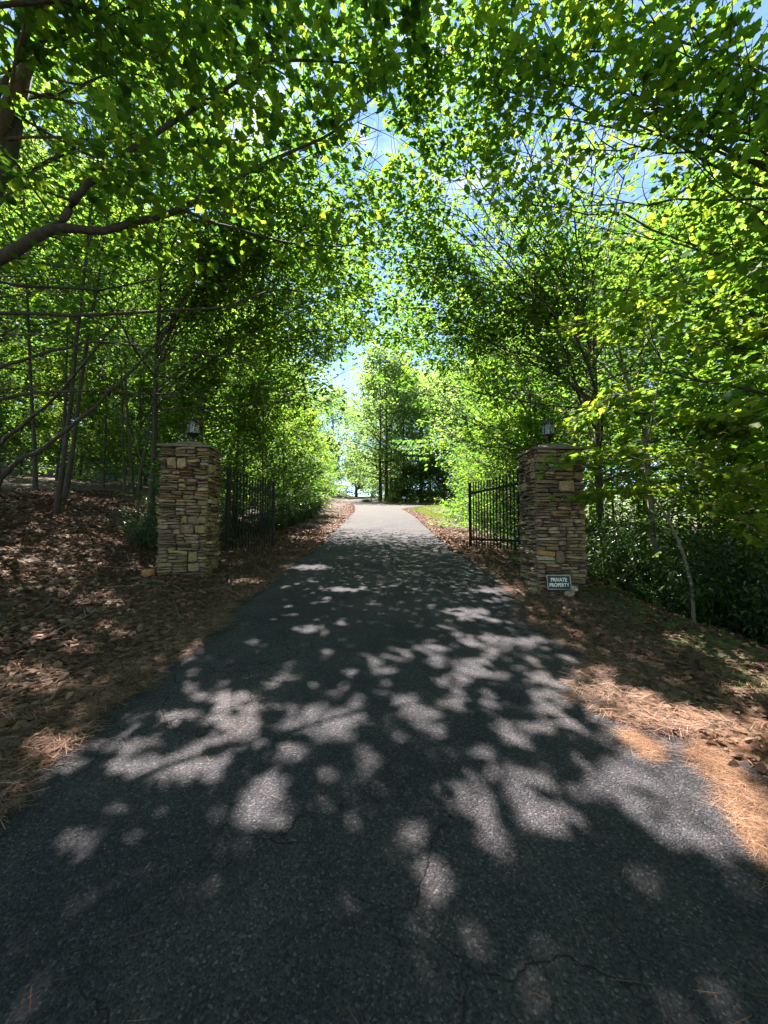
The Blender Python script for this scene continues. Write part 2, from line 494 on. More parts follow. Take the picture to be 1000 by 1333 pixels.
STRAW_FINE = T([(-0.006, 0, 0), (0.006, 0, 0), (0.016, 0.5, 0.02), (0.004, 0.5, 0.02), (0.0, 1, 0.05), (-0.008, 1, 0.05)], [(0, 1, 2), (0, 2, 3), (3, 2, 4), (3, 4, 5)])
BLADE = T([(-0.03, 0, 0), (0.03, 0, 0), (0.02, 0.6, 0.06), (0.0, 1, 0.25)], [(0, 1, 2), (0, 2, 3)])
def _maple():
    half = [(0.09, -0.02), (0.33, -0.09), (0.31, 0.12), (0.55, 0.35), (0.36, 0.45), (0.24, 0.64)]
    o = [(0, 0.0)] + half + [(0, 1.0)] + [(-x, y) for x, y in reversed(half)]
    v = [(0, 0.25, 0.0)] + [(x, y, 0.10 * abs(x) - 0.14 * max(0, y - 0.5)) for x, y in o]
    k = len(o)
    return T(v, [(0, 1 + i, 1 + (i + 1) % k) for i in range(k)])
MAPLE = _maple()
CURL = T([(0, 0, 0), (0.32, 0.3, 0.16), (0.24, 0.75, 0.2), (0, 1, 0.06), (-0.3, 0.7, 0.14), (-0.3, 0.28, 0.1)],
         [(0, 1, 2), (0, 2, 3), (0, 3, 4), (0, 4, 5)])

def norm(a):
    return a / np.maximum(np.linalg.norm(a, axis=-1, keepdims=True), 1e-9)

def leaf_mesh(name, tpl, pos, axis, nrm, size, tint, mats):
    tv, tf = tpl
    pos, axis, nrm = np.asarray(pos), norm(np.asarray(axis, float)), np.asarray(nrm, float)
    nrm = norm(nrm - axis * (nrm * axis).sum(-1, keepdims=True))
    lat = np.cross(axis, nrm)
    size = np.asarray(size)[:, None, None]
    v = pos[:, None, :] + size * (lat[:, None, :] * tv[None, :, 0:1] + axis[:, None, :] * tv[None, :, 1:2] + nrm[:, None, :] * tv[None, :, 2:3])
    N, Vn = len(pos), len(tv)
    f = (tf[None] + (np.arange(N) * Vn)[:, None, None]).reshape(-1, 3)
    return new_mesh(name, v.reshape(-1, 3), f, mats, False, np.repeat(tint, Vn))

class Skel:
    """tubes for wood plus arrays of leaves"""
    def __init__(s, seed):
        s.r = np.random.default_rng(seed)
        s.v, s.f, s.nv = [], [], 0
        s.lp, s.la, s.ln, s.ls, s.lt, s.fl = [], [], [], [], [], []
        s.bough = False
    def tube(s, pts, rad, sides=6):
        pts, rad = np.asarray(pts, float), np.asarray(rad, float)
        t = norm(np.gradient(pts, axis=0))
        up = np.where(np.abs(t[:, 2:3]) > 0.9, np.array([[1.0, 0, 0]]), np.array([[0, 0, 1.0]]))
        a = norm(np.cross(t, up)); b = np.cross(t, a)
        ang = np.arange(sides) * 2 * math.pi / sides
        ring = pts[:, None] + rad[:, None, None] * (a[:, None] * np.cos(ang)[None, :, None] + b[:, None] * np.sin(ang)[None, :, None])
        k = len(pts)
        idx = s.nv + np.arange(k * sides).reshape(k, sides)
        nx = np.roll(idx, -1, axis=1)
        s.v.append(ring.reshape(-1, 3))
        s.f.append(np.stack([idx[:-1], nx[:-1], nx[1:], idx[1:]], -1).reshape(-1, 4))
        s.nv += k * sides
    def curve(s, p0, d, length, n=6, wander=0.12, lift=0.0):
        d = np.array(d, float) / np.linalg.norm(d)
        pts = [np.array(p0, float)]
        for i in range(n - 1):
            d = d + s.r.normal(0, wander, 3) + np.array([0, 0, lift])
            d /= np.linalg.norm(d)
            pts.append(pts[-1] + d * length / (n - 1))
        return np.array(pts)
    def leaves(s, pos, axis, nrm, size, tint):
        s.lp.append(pos); s.la.append(axis); s.ln.append(nrm); s.ls.append(size); s.lt.append(tint); s.fl.append(np.full(len(pos), s.bough))
    def spray(s, pts, n, width, size, thick=0.12, droop=0.25, tintc=0.45):
        """a flat spray of n leaves along a twig polyline"""
        r = s.r
        k = len(pts)
        u = r.random(n) ** 0.8 * (k - 1)
        i = np.minimum(u.astype(int), k - 2)
        fr = (u - i)[:, None]
        base = pts[i] * (1 - fr) + pts[i + 1] * fr
        tan = norm(pts[i + 1] - pts[i])
        side = norm(np.cross(tan, np.array([0, 0, 1.0])) + 1e-6)
        sg = r.choice([-1, 1], n)[:, None]
        off = side * sg * (r.random(n)[:, None] ** 0.7) * width
        pos = base + off + np.stack([np.zeros(n), np.zeros(n), r.normal(0, thick, n)], -1) + tan * r.normal(0, width * 0.3, n)[:, None]
        ax = norm(side * sg * 0.8 + tan * 0.7 + r.normal(0, 0.35, (n, 3)) + np.array([0, 0, -droop]))
        nr = norm(np.array([0, 0, 1.0]) + r.normal(0, 0.42, (n, 3)))
        s.leaves(pos, ax, nr, size * r.uniform(0.5, 1.4, n), np.clip(tintc + r.normal(0, 0.26, n), 0, 1))
    def ball(s, c, n, rad, size, tintc=0.4, flat=0.7):
        r = s.r
        d = norm(r.normal(0, 1, (n, 3)))
        pos = c + d * (r.random(n)[:, None] ** 0.45) * rad * np.array([1, 1, flat])
        ax = norm(d + r.normal(0, 0.6, (n, 3)))
        nr = norm(np.array([0, 0, 0.9]) + d * 0.5 + r.normal(0, 0.45, (n, 3)))
        s.leaves(pos, ax, nr, size * r.uniform(0.5, 1.4, n), np.clip(tintc + r.normal(0, 0.26, n), 0, 1))
    def arrays(s):
        return [np.concatenate(x) for x in (s.lp, s.la, s.ln, s.ls, s.lt)]
    def wood_mesh(s, name, m):
        return new_mesh(name, np.concatenate(s.v), np.concatenate(s.f), [m], True)
    def crown_mesh(s, name, tpl, m, keep=None):
        a = s.arrays()
        if keep is not None:
            a = [x[keep] for x in a]
        return leaf_mesh(name, tpl, *a, [m])

def broad_tree(seed, H, r0, base, rad, limbs, per, nleaf, size, lean=(0, 0), bias=(0, 0, 0), lift=0.05, shape=1.0, twigs=True, ends=None, flat=0.12):
    """a broadleaf tree growing from the origin"""
    s = Skel(seed); r = s.r
    n = 9
    t = np.linspace(0, 1, n)
    tr = np.stack([lean[0] * t ** 1.5 * H + np.cumsum(r.normal(0, 0.02, n)) * H * 0.12, lean[1] * t ** 1.5 * H + np.cumsum(r.normal(0, 0.02, n)) * H * 0.12, t * H - 0.35 * (1 - t)], -1)
    tr[0, :2] = 0
    rr = r0 * (1 - 0.86 * t); rr[0] *= 1.45
    s.tube(tr, rr, 8)
    for k in range(limbs):
        q = base + (0.97 - base) * (k + r.random()) / limbs
        i = min(int(q * (n - 1)), n - 2); fr = q * (n - 1) - i
        p = tr[i] * (1 - fr) + tr[i + 1] * fr
        w = (q - base) / (1 - base)
        prof = (0.55 + 0.75 * math.sin(math.pi * min(1, (w * 0.85 + 0.18)))) * (1 - 0.45 * w) if shape == 1.0 else (1.05 - 0.75 * w)
        a = k * 2.399 + r.normal(0, 0.3)
        d = np.array([math.cos(a), math.sin(a), 0.22 + 0.7 * w]) + np.array(bias)
        L = rad * prof * r.uniform(0.8, 1.2)
        limb = s.curve(p, d, L, 7, 0.13, lift)
        lr = max(0.018, rr[i] * 0.5)
        s.tube(limb, np.linspace(lr, 0.010, 7), 5)
        for j in range(per):
            u = 0.25 + 0.75 * (j + r.random()) / per
            ii = min(int(u * 6), 5)
            b0 = limb[ii] * (1 - (u * 6 - ii)) + limb[ii + 1] * (u * 6 - ii)
            tdir = norm(limb[ii + 1] - limb[ii])
            sd = norm(np.cross(tdir, [0, 0, 1.0]))
            dd = tdir * 0.7 + sd * (1 if j % 2 else -1) * r.uniform(0.4, 1.0) + np.array([0, 0, r.normal(0.05, 0.22)])
            tw = s.curve(b0, dd, L * r.uniform(0.28, 0.5), 4, 0.15, -0.02)
            if twigs:
                s.tube(tw, np.linspace(0.012, 0.004, 4), 3)
            s.spray(tw, nleaf, L * 0.17, size, thick=flat, tintc=0.3 + 0.3 * w)
    return s

def pine_tree(seed, H, r0, base, rad, whorls, trunk_pts=None, tufts=9, nl=0.13, per_tuft=16, lift=0.03):
    s = Skel(seed); r = s.r
    n = 10
    t = np.linspace(0, 1, n)
    if trunk_pts is None:
        tr = np.stack([np.cumsum(r.normal(0, 0.03, n)), np.cumsum(r.normal(0, 0.03, n)), t * H - 0.35 * (1 - t)], -1); tr[0, :2] = 0
    else:
        tp = np.asarray(trunk_pts); q = np.linspace(0, len(tp) - 1, n); i = np.minimum(q.astype(int), len(tp) - 2); fr = (q - i)[:, None]
        tr = tp[i] * (1 - fr) + tp[i + 1] * fr
    rr = r0 * (1 - 0.85 * t)
    s.tube(tr, rr, 8)
    NP, NA = [], []
    for k in range(whorls):
        q = base + (0.98 - base) * k / whorls
        i = min(int(q * (n - 1)), n - 2); fr = q * (n - 1) - i
        p = tr[i] * (1 - fr) + tr[i + 1] * fr
        w = (q - base) / (1 - base)
        for m in range(4):
            a = m * math.pi / 2 + k * 0.9 + r.normal(0, 0.25)
            L = rad * (1.0 - 0.75 * w) * r.uniform(0.7, 1.15)
            limb = s.curve(p, (math.cos(a), math.sin(a), 0.12 + 0.4 * w), L, 6, 0.09, lift)
            s.tube(limb, np.linspace(max(0.016, rr[i] * 0.3), 0.006, 6), 4)
            for j in range(tufts):
                u = 0.3 + 0.7 * (j + r.random()) / tufts
                ii = min(int(u * 5), 4)
                b0 = limb[ii] * (1 - (u * 5 - ii)) + limb[ii + 1] * (u * 5 - ii)
                tdir = norm(limb[ii + 1] - limb[ii]); sd = norm(np.cross(tdir, [0, 0, 1.0]))
                tl = L * r.uniform(0.08, 0.26)
                tw = s.curve(b0, tdir + sd * r.choice([-1, 1]) * r.uniform(0.3, 1) + np.array([0, 0, 0.2]), tl, 3, 0.1)
                s.tube(tw, np.linspace(0.006, 0.003, 3), 3)
                for e in range(3):
                    c = tw[0] + (tw[-1] - tw[0]) * (0.4 + 0.3 * e)
                    ax = norm(norm(tw[-1] - tw[0]) * 0.9 + r.normal(0, 0.6, (per_tuft, 3)))
                    NP.append(np.repeat(c[None], per_tuft, 0)); NA.append(ax)
    P, A = np.concatenate(NP), np.concatenate(NA)
    N = len(P)
    s.leaves(P, A, r.normal(0, 1, (N, 3)), nl * r.uniform(0.8, 1.3, N), np.clip(r.normal(0.5, 0.22, N), 0, 1))
    return s

def shrub(seed, H, rad, stems, nleaf, size, per=5, tintc=0.4):
    s = Skel(seed); r = s.r
    for k in range(stems):
        a = k * 2.399 + r.normal(0, 0.3); q = r.uniform(0.15, 1)
        st = s.curve((0.12 * math.cos(a), 0.12 * math.sin(a), -0.15), (math.cos(a) * q * rad / H * 1.2, math.sin(a) * q * rad / H * 1.2, 1), H * r.uniform(0.6, 1.05), 7, 0.12)
        s.tube(st, np.linspace(0.022, 0.006, 7), 5)
        for j in range(per):
            c = st[min(6, 1 + int(j * 6 / per) + r.integers(0, 2))] + r.normal(0, 0.16, 3) * rad
            s.ball(c, nleaf, rad * 0.30, size, tintc)
    return s

# dapple pattern: ellipses in photo pixels where the sun reaches the ground
LIT = [(65, 990, 42, 24), (150, 972, 46, 15), (195, 1008, 60, 18), (255, 1000, 46, 24), (305, 922, 40, 22), (300, 948, 34, 15), (140, 1075, 30, 12),
       (95, 1100, 26, 9), (345, 1050, 34, 40), (425, 950, 44, 26), (380, 985, 22, 12), (478, 1000, 15, 22), (430, 1062, 20, 10), (465, 1078, 16, 9), (535, 1105, 24, 22),
       (560, 1155, 24, 38), (660, 1045, 82, 44), (700, 1080, 80, 26), (640, 1102, 28, 12), (665, 1130, 24, 15),
       (810, 915, 60, 12), (865, 955, 80, 32), (860, 1020, 84, 60), (930, 1010, 70, 45), (965, 1080, 70, 60),
       (900, 1090, 50, 24), (960, 960, 60, 30), (400, 822, 26, 6), (330, 838, 16, 5), (258, 848, 13, 5), (640, 838, 44, 9), (610, 800, 36, 6), (560, 850, 22, 6), (500, 880, 22, 8),
       (460, 880, 12, 6),
       (30, 892, 66, 22), (75, 850, 50, 10), (30, 742, 40, 8), (130, 800, 48, 9), (150, 830, 30, 6), (320, 760, 34, 4), (440, 770, 24, 4), (400, 740, 34, 4),
       (650, 770, 30, 5), (860, 780, 60, 5), (930, 830, 50, 6), (980, 900, 40, 8), (800, 790, 30, 4), (10, 800, 30, 8)]
LIT = np.array(LIT, float)
SHDEN = SUN[2] - SLOPE * SUN[1]
def shadow_xy(P):
    t = (P[:, 2] - SLOPE * P[:, 1]) / SHDEN
    return P - t[:, None] * SUN[None]
def lit_value(G, jitter=0.0, rng=None):
    """< 1 inside a sunlit patch"""
    px, py, _ = project(G)
    v = np.full(len(G), 9.0)
    for cx, cyy, rx, ry in LIT:
        v = np.minimum(v, np.hypot((px - cx) / rx, (py - cyy) / ry))
    v = v * 1.08 + 0.8 * (vnoise(G[:, 0] * 11 + 3, G[:, 1] * 9) * 0.6 + vnoise(G[:, 0] * 23, G[:, 1] * 19 + 4) * 0.4 - 0.5)
    # fine dapple in the middle of the driveway
    for cx, cyy, rx, ry, th, f in ((640, 915, 200, 85, 0.47, 8.5), (640, 815, 130, 45, 0.66, 6.0), (380, 940, 330, 100, 0.62, 9.0), (420, 790, 90, 60, 0.72, 6.0)):
        q = np.hypot((px - cx) / rx, (py - cyy) / ry)
        v = np.where((q < 1) & (vnoise(G[:, 0] * f + 7, G[:, 1] * f * 0.8) * 0.75 + 0.25 * vnoise(G[:, 0] * f * 2.3, G[:, 1] * f * 2.1 + 5) > th + 0.12 * q ** 3), np.minimum(v, 0.6), v)
    ok = (G[:, 1] > 0.5)
    return np.where(ok, v, 9.0)

def sky_gap(P, rng):
    """thins leaves where open sky shows between the boughs"""
    px, py, _ = project(P)
    p = np.zeros(len(P))
    for cx, cyy, rx, ry, a in ((535, 235, 30, 70, .2), (585, 130, 20, 36, .4), (500, 180, 30, 50, .15), (430, 120, 50, 50, .15), (470, 290, 30, 50, .15), (560, 40, 60, 30, .2),
                               (465, 490, 26, 34, 1), (552, 494, 16, 16, 1), (500, 470, 60, 14, .6), (200, 120, 30, 60, .45)):
        p = np.maximum(p, a * np.clip(1.35 - np.hypot((px - cx) / rx, (py - cyy) / ry), 0, 1))
    return rng.random(len(P)) > p

near_crowns = []        # (crown object name, skeleton, world offset, template, material, trunk empty)
def near_tree(name, label, s, origin, tpl, lm, bm):
    e = thing(name, label, 'tree', tuple(origin))
    link('trunk', s.wood_mesh('near_trunk', bm), e)
    near_crowns.append([e, s, np.asarray(origin, float), tpl, lm])
    return e

def px_path(pts):
    return np.array([unproj(*p) for p in pts])

# --- overhanging maple on the bank with the long arching limbs
def build_bank_maple():
    o = np.array([-5.9, 4.9, hz(-5.9, 4.9)])
    s = Skel(11); r = s.r
    L0 = px_path([(-75, 372, 4.75), (0, 335, 4.8), (70, 298, 4.95)]) - o
    trunk = np.array([[0, 0, -0.3], [0.03, 0, 1.2], [0.0, 0.02, 2.6], L0[0] * 0.98, [0.3, 0.5, 6.0], [0.25, 0.8, 8.0], [0.1, 0.9, 10.5], [0.2, 1.0, 12.5]])
    s.tube(trunk, [0.24, 0.18, 0.16, 0.15, 0.12, 0.09, 0.05, 0.015], 9)
    def limb(pts, r0, r1, nt, nl, wid=0.30, size=0.12, start=0.15):
        P = px_path(pts) - o
        q = np.linspace(0, len(P) - 1, len(P) * 4); i = np.minimum(q.astype(int), len(P) - 2); fr = (q - i)[:, None]
        Q = P[i] * (1 - fr) + P[i + 1] * fr
        Q[1:-1] += r.normal(0, 0.012, (len(Q) - 2, 3))
        k = np.array([.25, .5, .25]); Q[1:-1] = sum(k[m] * Q[m:len(Q) - 2 + m] for m in range(3))
        s.tube(Q, np.linspace(r0, r1, len(Q)), 7)
        for j in range(nt):
            u = start + (1 - start) * (j + r.random()) / nt
            ii = min(int(u * (len(Q) - 1)), len(Q) - 2)
            td = norm(Q[ii + 1] - Q[ii]); sd = norm(np.cross(td, [0, 0, 1.0]))
            tw = s.curve(Q[ii], td * 0.6 + sd * (1 if j % 2 else -1) * r.uniform(.5, 1.2) + np.array([0, 0, r.normal(0.1, 0.3)]), r.uniform(0.5, 1.3), 5, 0.16)
            s.tube(tw, np.linspace(0.010, 0.003, 5), 3)
            s.spray(tw, nl, wid, size, thick=0.10, tintc=0.42)
    limb([(-75, 372, 4.75), (0, 335, 4.8), (70, 298, 4.95)], 0.085, 0.062, 3, 25, start=0.5)
    limb([(70, 298, 4.95), (98, 262, 5.02), (130, 222, 5.1), (185, 185, 5.3), (240, 150, 5.5), (300, 112, 5.8), (350, 78, 6.0), (372, 30, 6.2), (390, -30, 6.3)], 0.050, 0.012, 20, 34)
    limb([(350, 78, 6.0), (430, 79, 6.3), (500, 82, 6.6), (590, 86, 6.9)], 0.022, 0.007, 12, 36)
    limb([(70, 298, 4.95), (140, 300, 5.1), (235, 272, 5.4), (290, 240, 5.7), (360, 205, 6.0), (430, 176, 6.3), (492, 122, 6.5)], 0.056, 0.012, 18, 34)
    limb([(235, 272, 5.4), (290, 293, 5.8), (370, 316, 6.2), (440, 322, 6.6), (505, 312, 7.0)], 0.026, 0.006, 12, 36)
    limb([(250, 142, 5.5), (248, 90, 5.5), (246, 20, 5.4), (244, -40, 5.3)], 0.014, 0.005, 8, 34)
    limb([(-75, 372, 4.75), (-40, 200, 5.2), (30, 60, 5.4), (140, 20, 5.6), (260, -20, 5.7)], 0.05, 0.01, 18, 36)
    limb([(-20, 10, 4.6), (80, 0, 4.8), (150, 30, 5.0), (210, 90, 5.4)], 0.03, 0.006, 12, 34)
    # high limbs over the driveway, above the frame, that keep the foreground in shade
    for k in range(16):
        a = r.uniform(-1.1, 0.7)
        b0 = trunk[5] + (trunk[7] - trunk[5]) * r.random()
        Q = s.curve(b0, (math.cos(a), math.sin(a), r.uniform(0.0, 0.5)), r.uniform(3.5, 6.5), 9, 0.1, 0.0)
        s.tube(Q, np.linspace(0.05, 0.01, 9), 5)
        for j in range(9):
            ii = r.integers(2, 8)
            td = norm(Q[ii + 1] - Q[ii]); sd = norm(np.cross(td, [0, 0, 1.0]))
            tw = s.curve(Q[ii], td * 0.6 + sd * r.choice([-1, 1]) * r.uniform(.5, 1.2), r.uniform(0.6, 1.4), 5, 0.16)
            s.tube(tw, np.linspace(0.010, 0.003, 5), 3)
            s.spray(tw, 34, 0.32, 0.12, thick=0.12, tintc=0.45)
    near_tree('maple_tree', 'dark-limbed maple on the leaf-strewn bank, two long limbs arching over the driveway', s, o, MAPLE, M_LEAF, M_BARK)
build_bank_maple()

def add_boughs(s, o, targets, size, nt=12, nl=38, r0=0.022, wid=0.3, tintc=0.45, z0=None, thick=0.09, first=2):
    """limbs that run from the stem of s to points given as photo pixel and depth"""
    r = s.r
    s.bough = True
    for t in targets:
        E = unproj(*t) - o
        h = (E[2] * r.uniform(0.5, 0.8)) if z0 is None else z0
        B = np.array([0.0, 0.0, max(1.5, h)])
        mid = B * 0.5 + E * 0.5 + np.array([0, 0, 0.10 * np.linalg.norm(E - B)]) + r.normal(0, 0.2, 3)
        u = np.linspace(0, 1, 13)[:, None]
        Q = B * (1 - u) ** 2 + 2 * mid * u * (1 - u) + E * u ** 2
        Q[1:-1] += r.normal(0, 0.035, (11, 3))
        s.tube(Q, np.linspace(r0, 0.007, 13), 6)
        for j in range(nt):
            ii = int(first + (12 - first) * (1 - (1 - (j + r.random()) / nt) ** 1.4)); ii = min(ii, 11)
            td = norm(Q[ii + 1] - Q[ii]); sd = norm(np.cross(td, [0, 0, 1.0]))
            tw = s.curve(Q[ii], td * 0.7 + sd * (1 if j % 2 else -1) * r.uniform(.4, 1.2) + np.array([0, 0, r.normal(0.02, 0.22)]), r.uniform(0.6, 1.5), 5, 0.15)
            s.tube(tw, np.linspace(0.010, 0.003, 5), 3)
            s.spray(tw, nl, wid, size, thick=thick, tintc=tintc)

# --- big maple overhanging from the sign pillar's side
def build_sign_side_maple():
    o = np.array([6.3, 4.3, hz(6.3, 4.3)])
    s = Skel(21); r = s.r
    trunk = np.array([[0, 0, -0.3], [-0.05, 0.05, 2], [-0.15, 0.1, 4], [-0.1, 0.2, 6], [-0.3, 0.3, 8], [-0.4, 0.4, 10], [-0.5, 0.5, 12], [-0.6, 0.5, 13.5]])
    s.tube(trunk, [0.27, 0.2, 0.18, 0.15, 0.12, 0.09, 0.05, 0.015], 9)
    specs = []
    for k in range(6):
        h = 2.6 + 0.5 * k
        specs.append((h, math.pi * r.uniform(0.55, 1.35), r.uniform(2.6, 5.2) * (1 - 0.02 * k), r.uniform(-0.05, 0.35)))
    for h, a, L, up in specs:
        i = min(int((h + .3) / 2), 6)
        b0 = trunk[i] + (trunk[i + 1] - trunk[i]) * (((h + .3) / 2) % 1)
        Q = s.curve(b0, (math.cos(a), math.sin(a), up), L, 9, 0.10, 0.005)
        s.tube(Q, np.linspace(0.045, 0.008, 9), 5)
        for j in range(13):
            ii = r.integers(1, 8)
            td = norm(Q[ii + 1] - Q[ii]); sd = norm(np.cross(td, [0, 0, 1.0]))
            tw = s.curve(Q[ii], td * 0.6 + sd * (1 if j % 2 else -1) * r.uniform(.5, 1.3) + np.array([0, 0, r.normal(0, 0.15)]), r.uniform(0.6, 1.5), 5, 0.14)
            s.tube(tw, np.linspace(0.010, 0.003, 5), 3)
            s.spray(tw, 40, 0.30, 0.125, thick=0.07, tintc=0.55)
    add_boughs(s, o, [(a_, b_, c_ * 1.12) for a_, b_, c_ in [(600, 50, 6), (645, 150, 6.2), (700, 100, 5.5), (570, 90, 6.5), (680, 30, 5.5), (750, 200, 5.6), (620, 10, 6), (720, 280, 6.2), (800, 120, 5), (800, 300, 6), (640, 260, 6.6), (870, 60, 4.6), (900, 200, 5), (760, 380, 6.6), (850, 360, 5.8), (950, 320, 5), (960, 120, 4.6), (760, 20, 5), (530, 20, 6.5), (900, 440, 5.6)]], 0.115, 12, 32, tintc=0.62, first=5)
    near_tree('maple_tree', 'broad maple with large sunlit leaves overhanging the ravine-side verge', s, o, MAPLE, M_LEAF, M_BARK)
build_sign_side_maple()

def arch_tree(seed, x, y, H, r0, base, rad, limbs, per, nleaf, size, bias, label, tpl=LEAF4, lm=None, bm=None, boughs=(), **k):
    s = broad_tree(seed, H, r0, base, rad, limbs, per, nleaf, size, bias=bias, **k)
    add_boughs(s, np.array([x, y, hz(x, y)]), boughs, size, 15, 42, wid=0.34)
    return near_tree('maple_tree', label, s, (x, y, hz(x, y)), tpl, lm or M_LEAF, bm or M_BARK)
arch_tree(31, -6.2, 10.2, 11.5, 0.085, 0.30, 4.3, 26, 10, 44, 0.125, (0.55, -0.1, 0), 'tall maple behind the pillar without a sign, crown reaching across the driveway',
          boughs=[(330, 330, 9), (400, 290, 9.5), (450, 380, 10), (420, 430, 10.5), (475, 430, 11), (380, 380, 10), (330, 420, 9.5), (300, 300, 9), (360, 250, 9), (430, 330, 10), (450, 230, 8.6), (490, 270, 9), (440, 150, 7.6), (480, 330, 10), (490, 170, 8), (400, 180, 8), (420, 60, 7.2), (470, 100, 7.6), (500, 230, 9), (460, 270, 9.4), (410, 220, 9), (470, 20, 7.2), (500, 200, 8.4), (520, 240, 9.2), (480, 240, 9), (500, 140, 7.8), (515, 290, 9.8)])
arch_tree(33, 5.6, 10.0, 12.0, 0.10, 0.24, 4.2, 28, 10, 44, 0.125, (-0.5, -0.05, 0), 'tall maple behind the sign pillar, crown reaching across the driveway',
          boughs=[(520, 320, 9), (560, 350, 9.5), (530, 420, 10.5), (600, 300, 8.5), (650, 350, 8.5), (590, 420, 10), (590, 210, 8), (630, 220, 8), (505, 440, 11), (680, 270, 8), (620, 380, 9.5), (480, 400, 10.5), (520, 180, 8), (510, 250, 9), (540, 130, 7.4), (530, 360, 10.5), (560, 260, 9), (500, 300, 10), (490, 220, 9), (520, 150, 8), (480, 350, 10.6), (600, 140, 7.6), (550, 60, 7), (580, 330, 9.6), (540, 300, 9.8), (640, 300, 8.8), (660, 180, 7.6), (600, 20, 6.8)])
arch_tree(35, -6.0, 15.5, 13.0, 0.11, 0.22, 4.4, 26, 10, 44, 0.14, (0.5, -0.1, 0), 'second arching maple up the bank beyond the iron gate',
          boughs=[(400, 400, 14), (430, 350, 14), (380, 320, 13), (420, 450, 15), (350, 450, 14), (450, 440, 15), (460, 380, 14), (470, 330, 13), (440, 290, 13), (400, 260, 12), (480, 430, 15.5), (430, 400, 14.5)])
arch_tree(37, 5.8, 15.0, 13.5, 0.12, 0.2, 4.2, 26, 10, 44, 0.14, (-0.4, -0.1, 0), 'second arching maple on the ravine side beyond the iron gate',
          boughs=[(580, 430, 14), (560, 400, 14), (600, 360, 13), (590, 470, 15), (620, 440, 14), (540, 440, 15), (520, 390, 14), (540, 330, 13), (560, 290, 13), (510, 430, 15.5), (600, 410, 14.5), (570, 370, 13.5)])
arch_tree(39, 8.4, 6.4, 6.5, 0.10, 0.22, 3.8, 24, 10, 32, 0.13, (-0.3, -0.1, 0), 'bushy maple rising from the ravine behind the sign pillar', MAPLE)

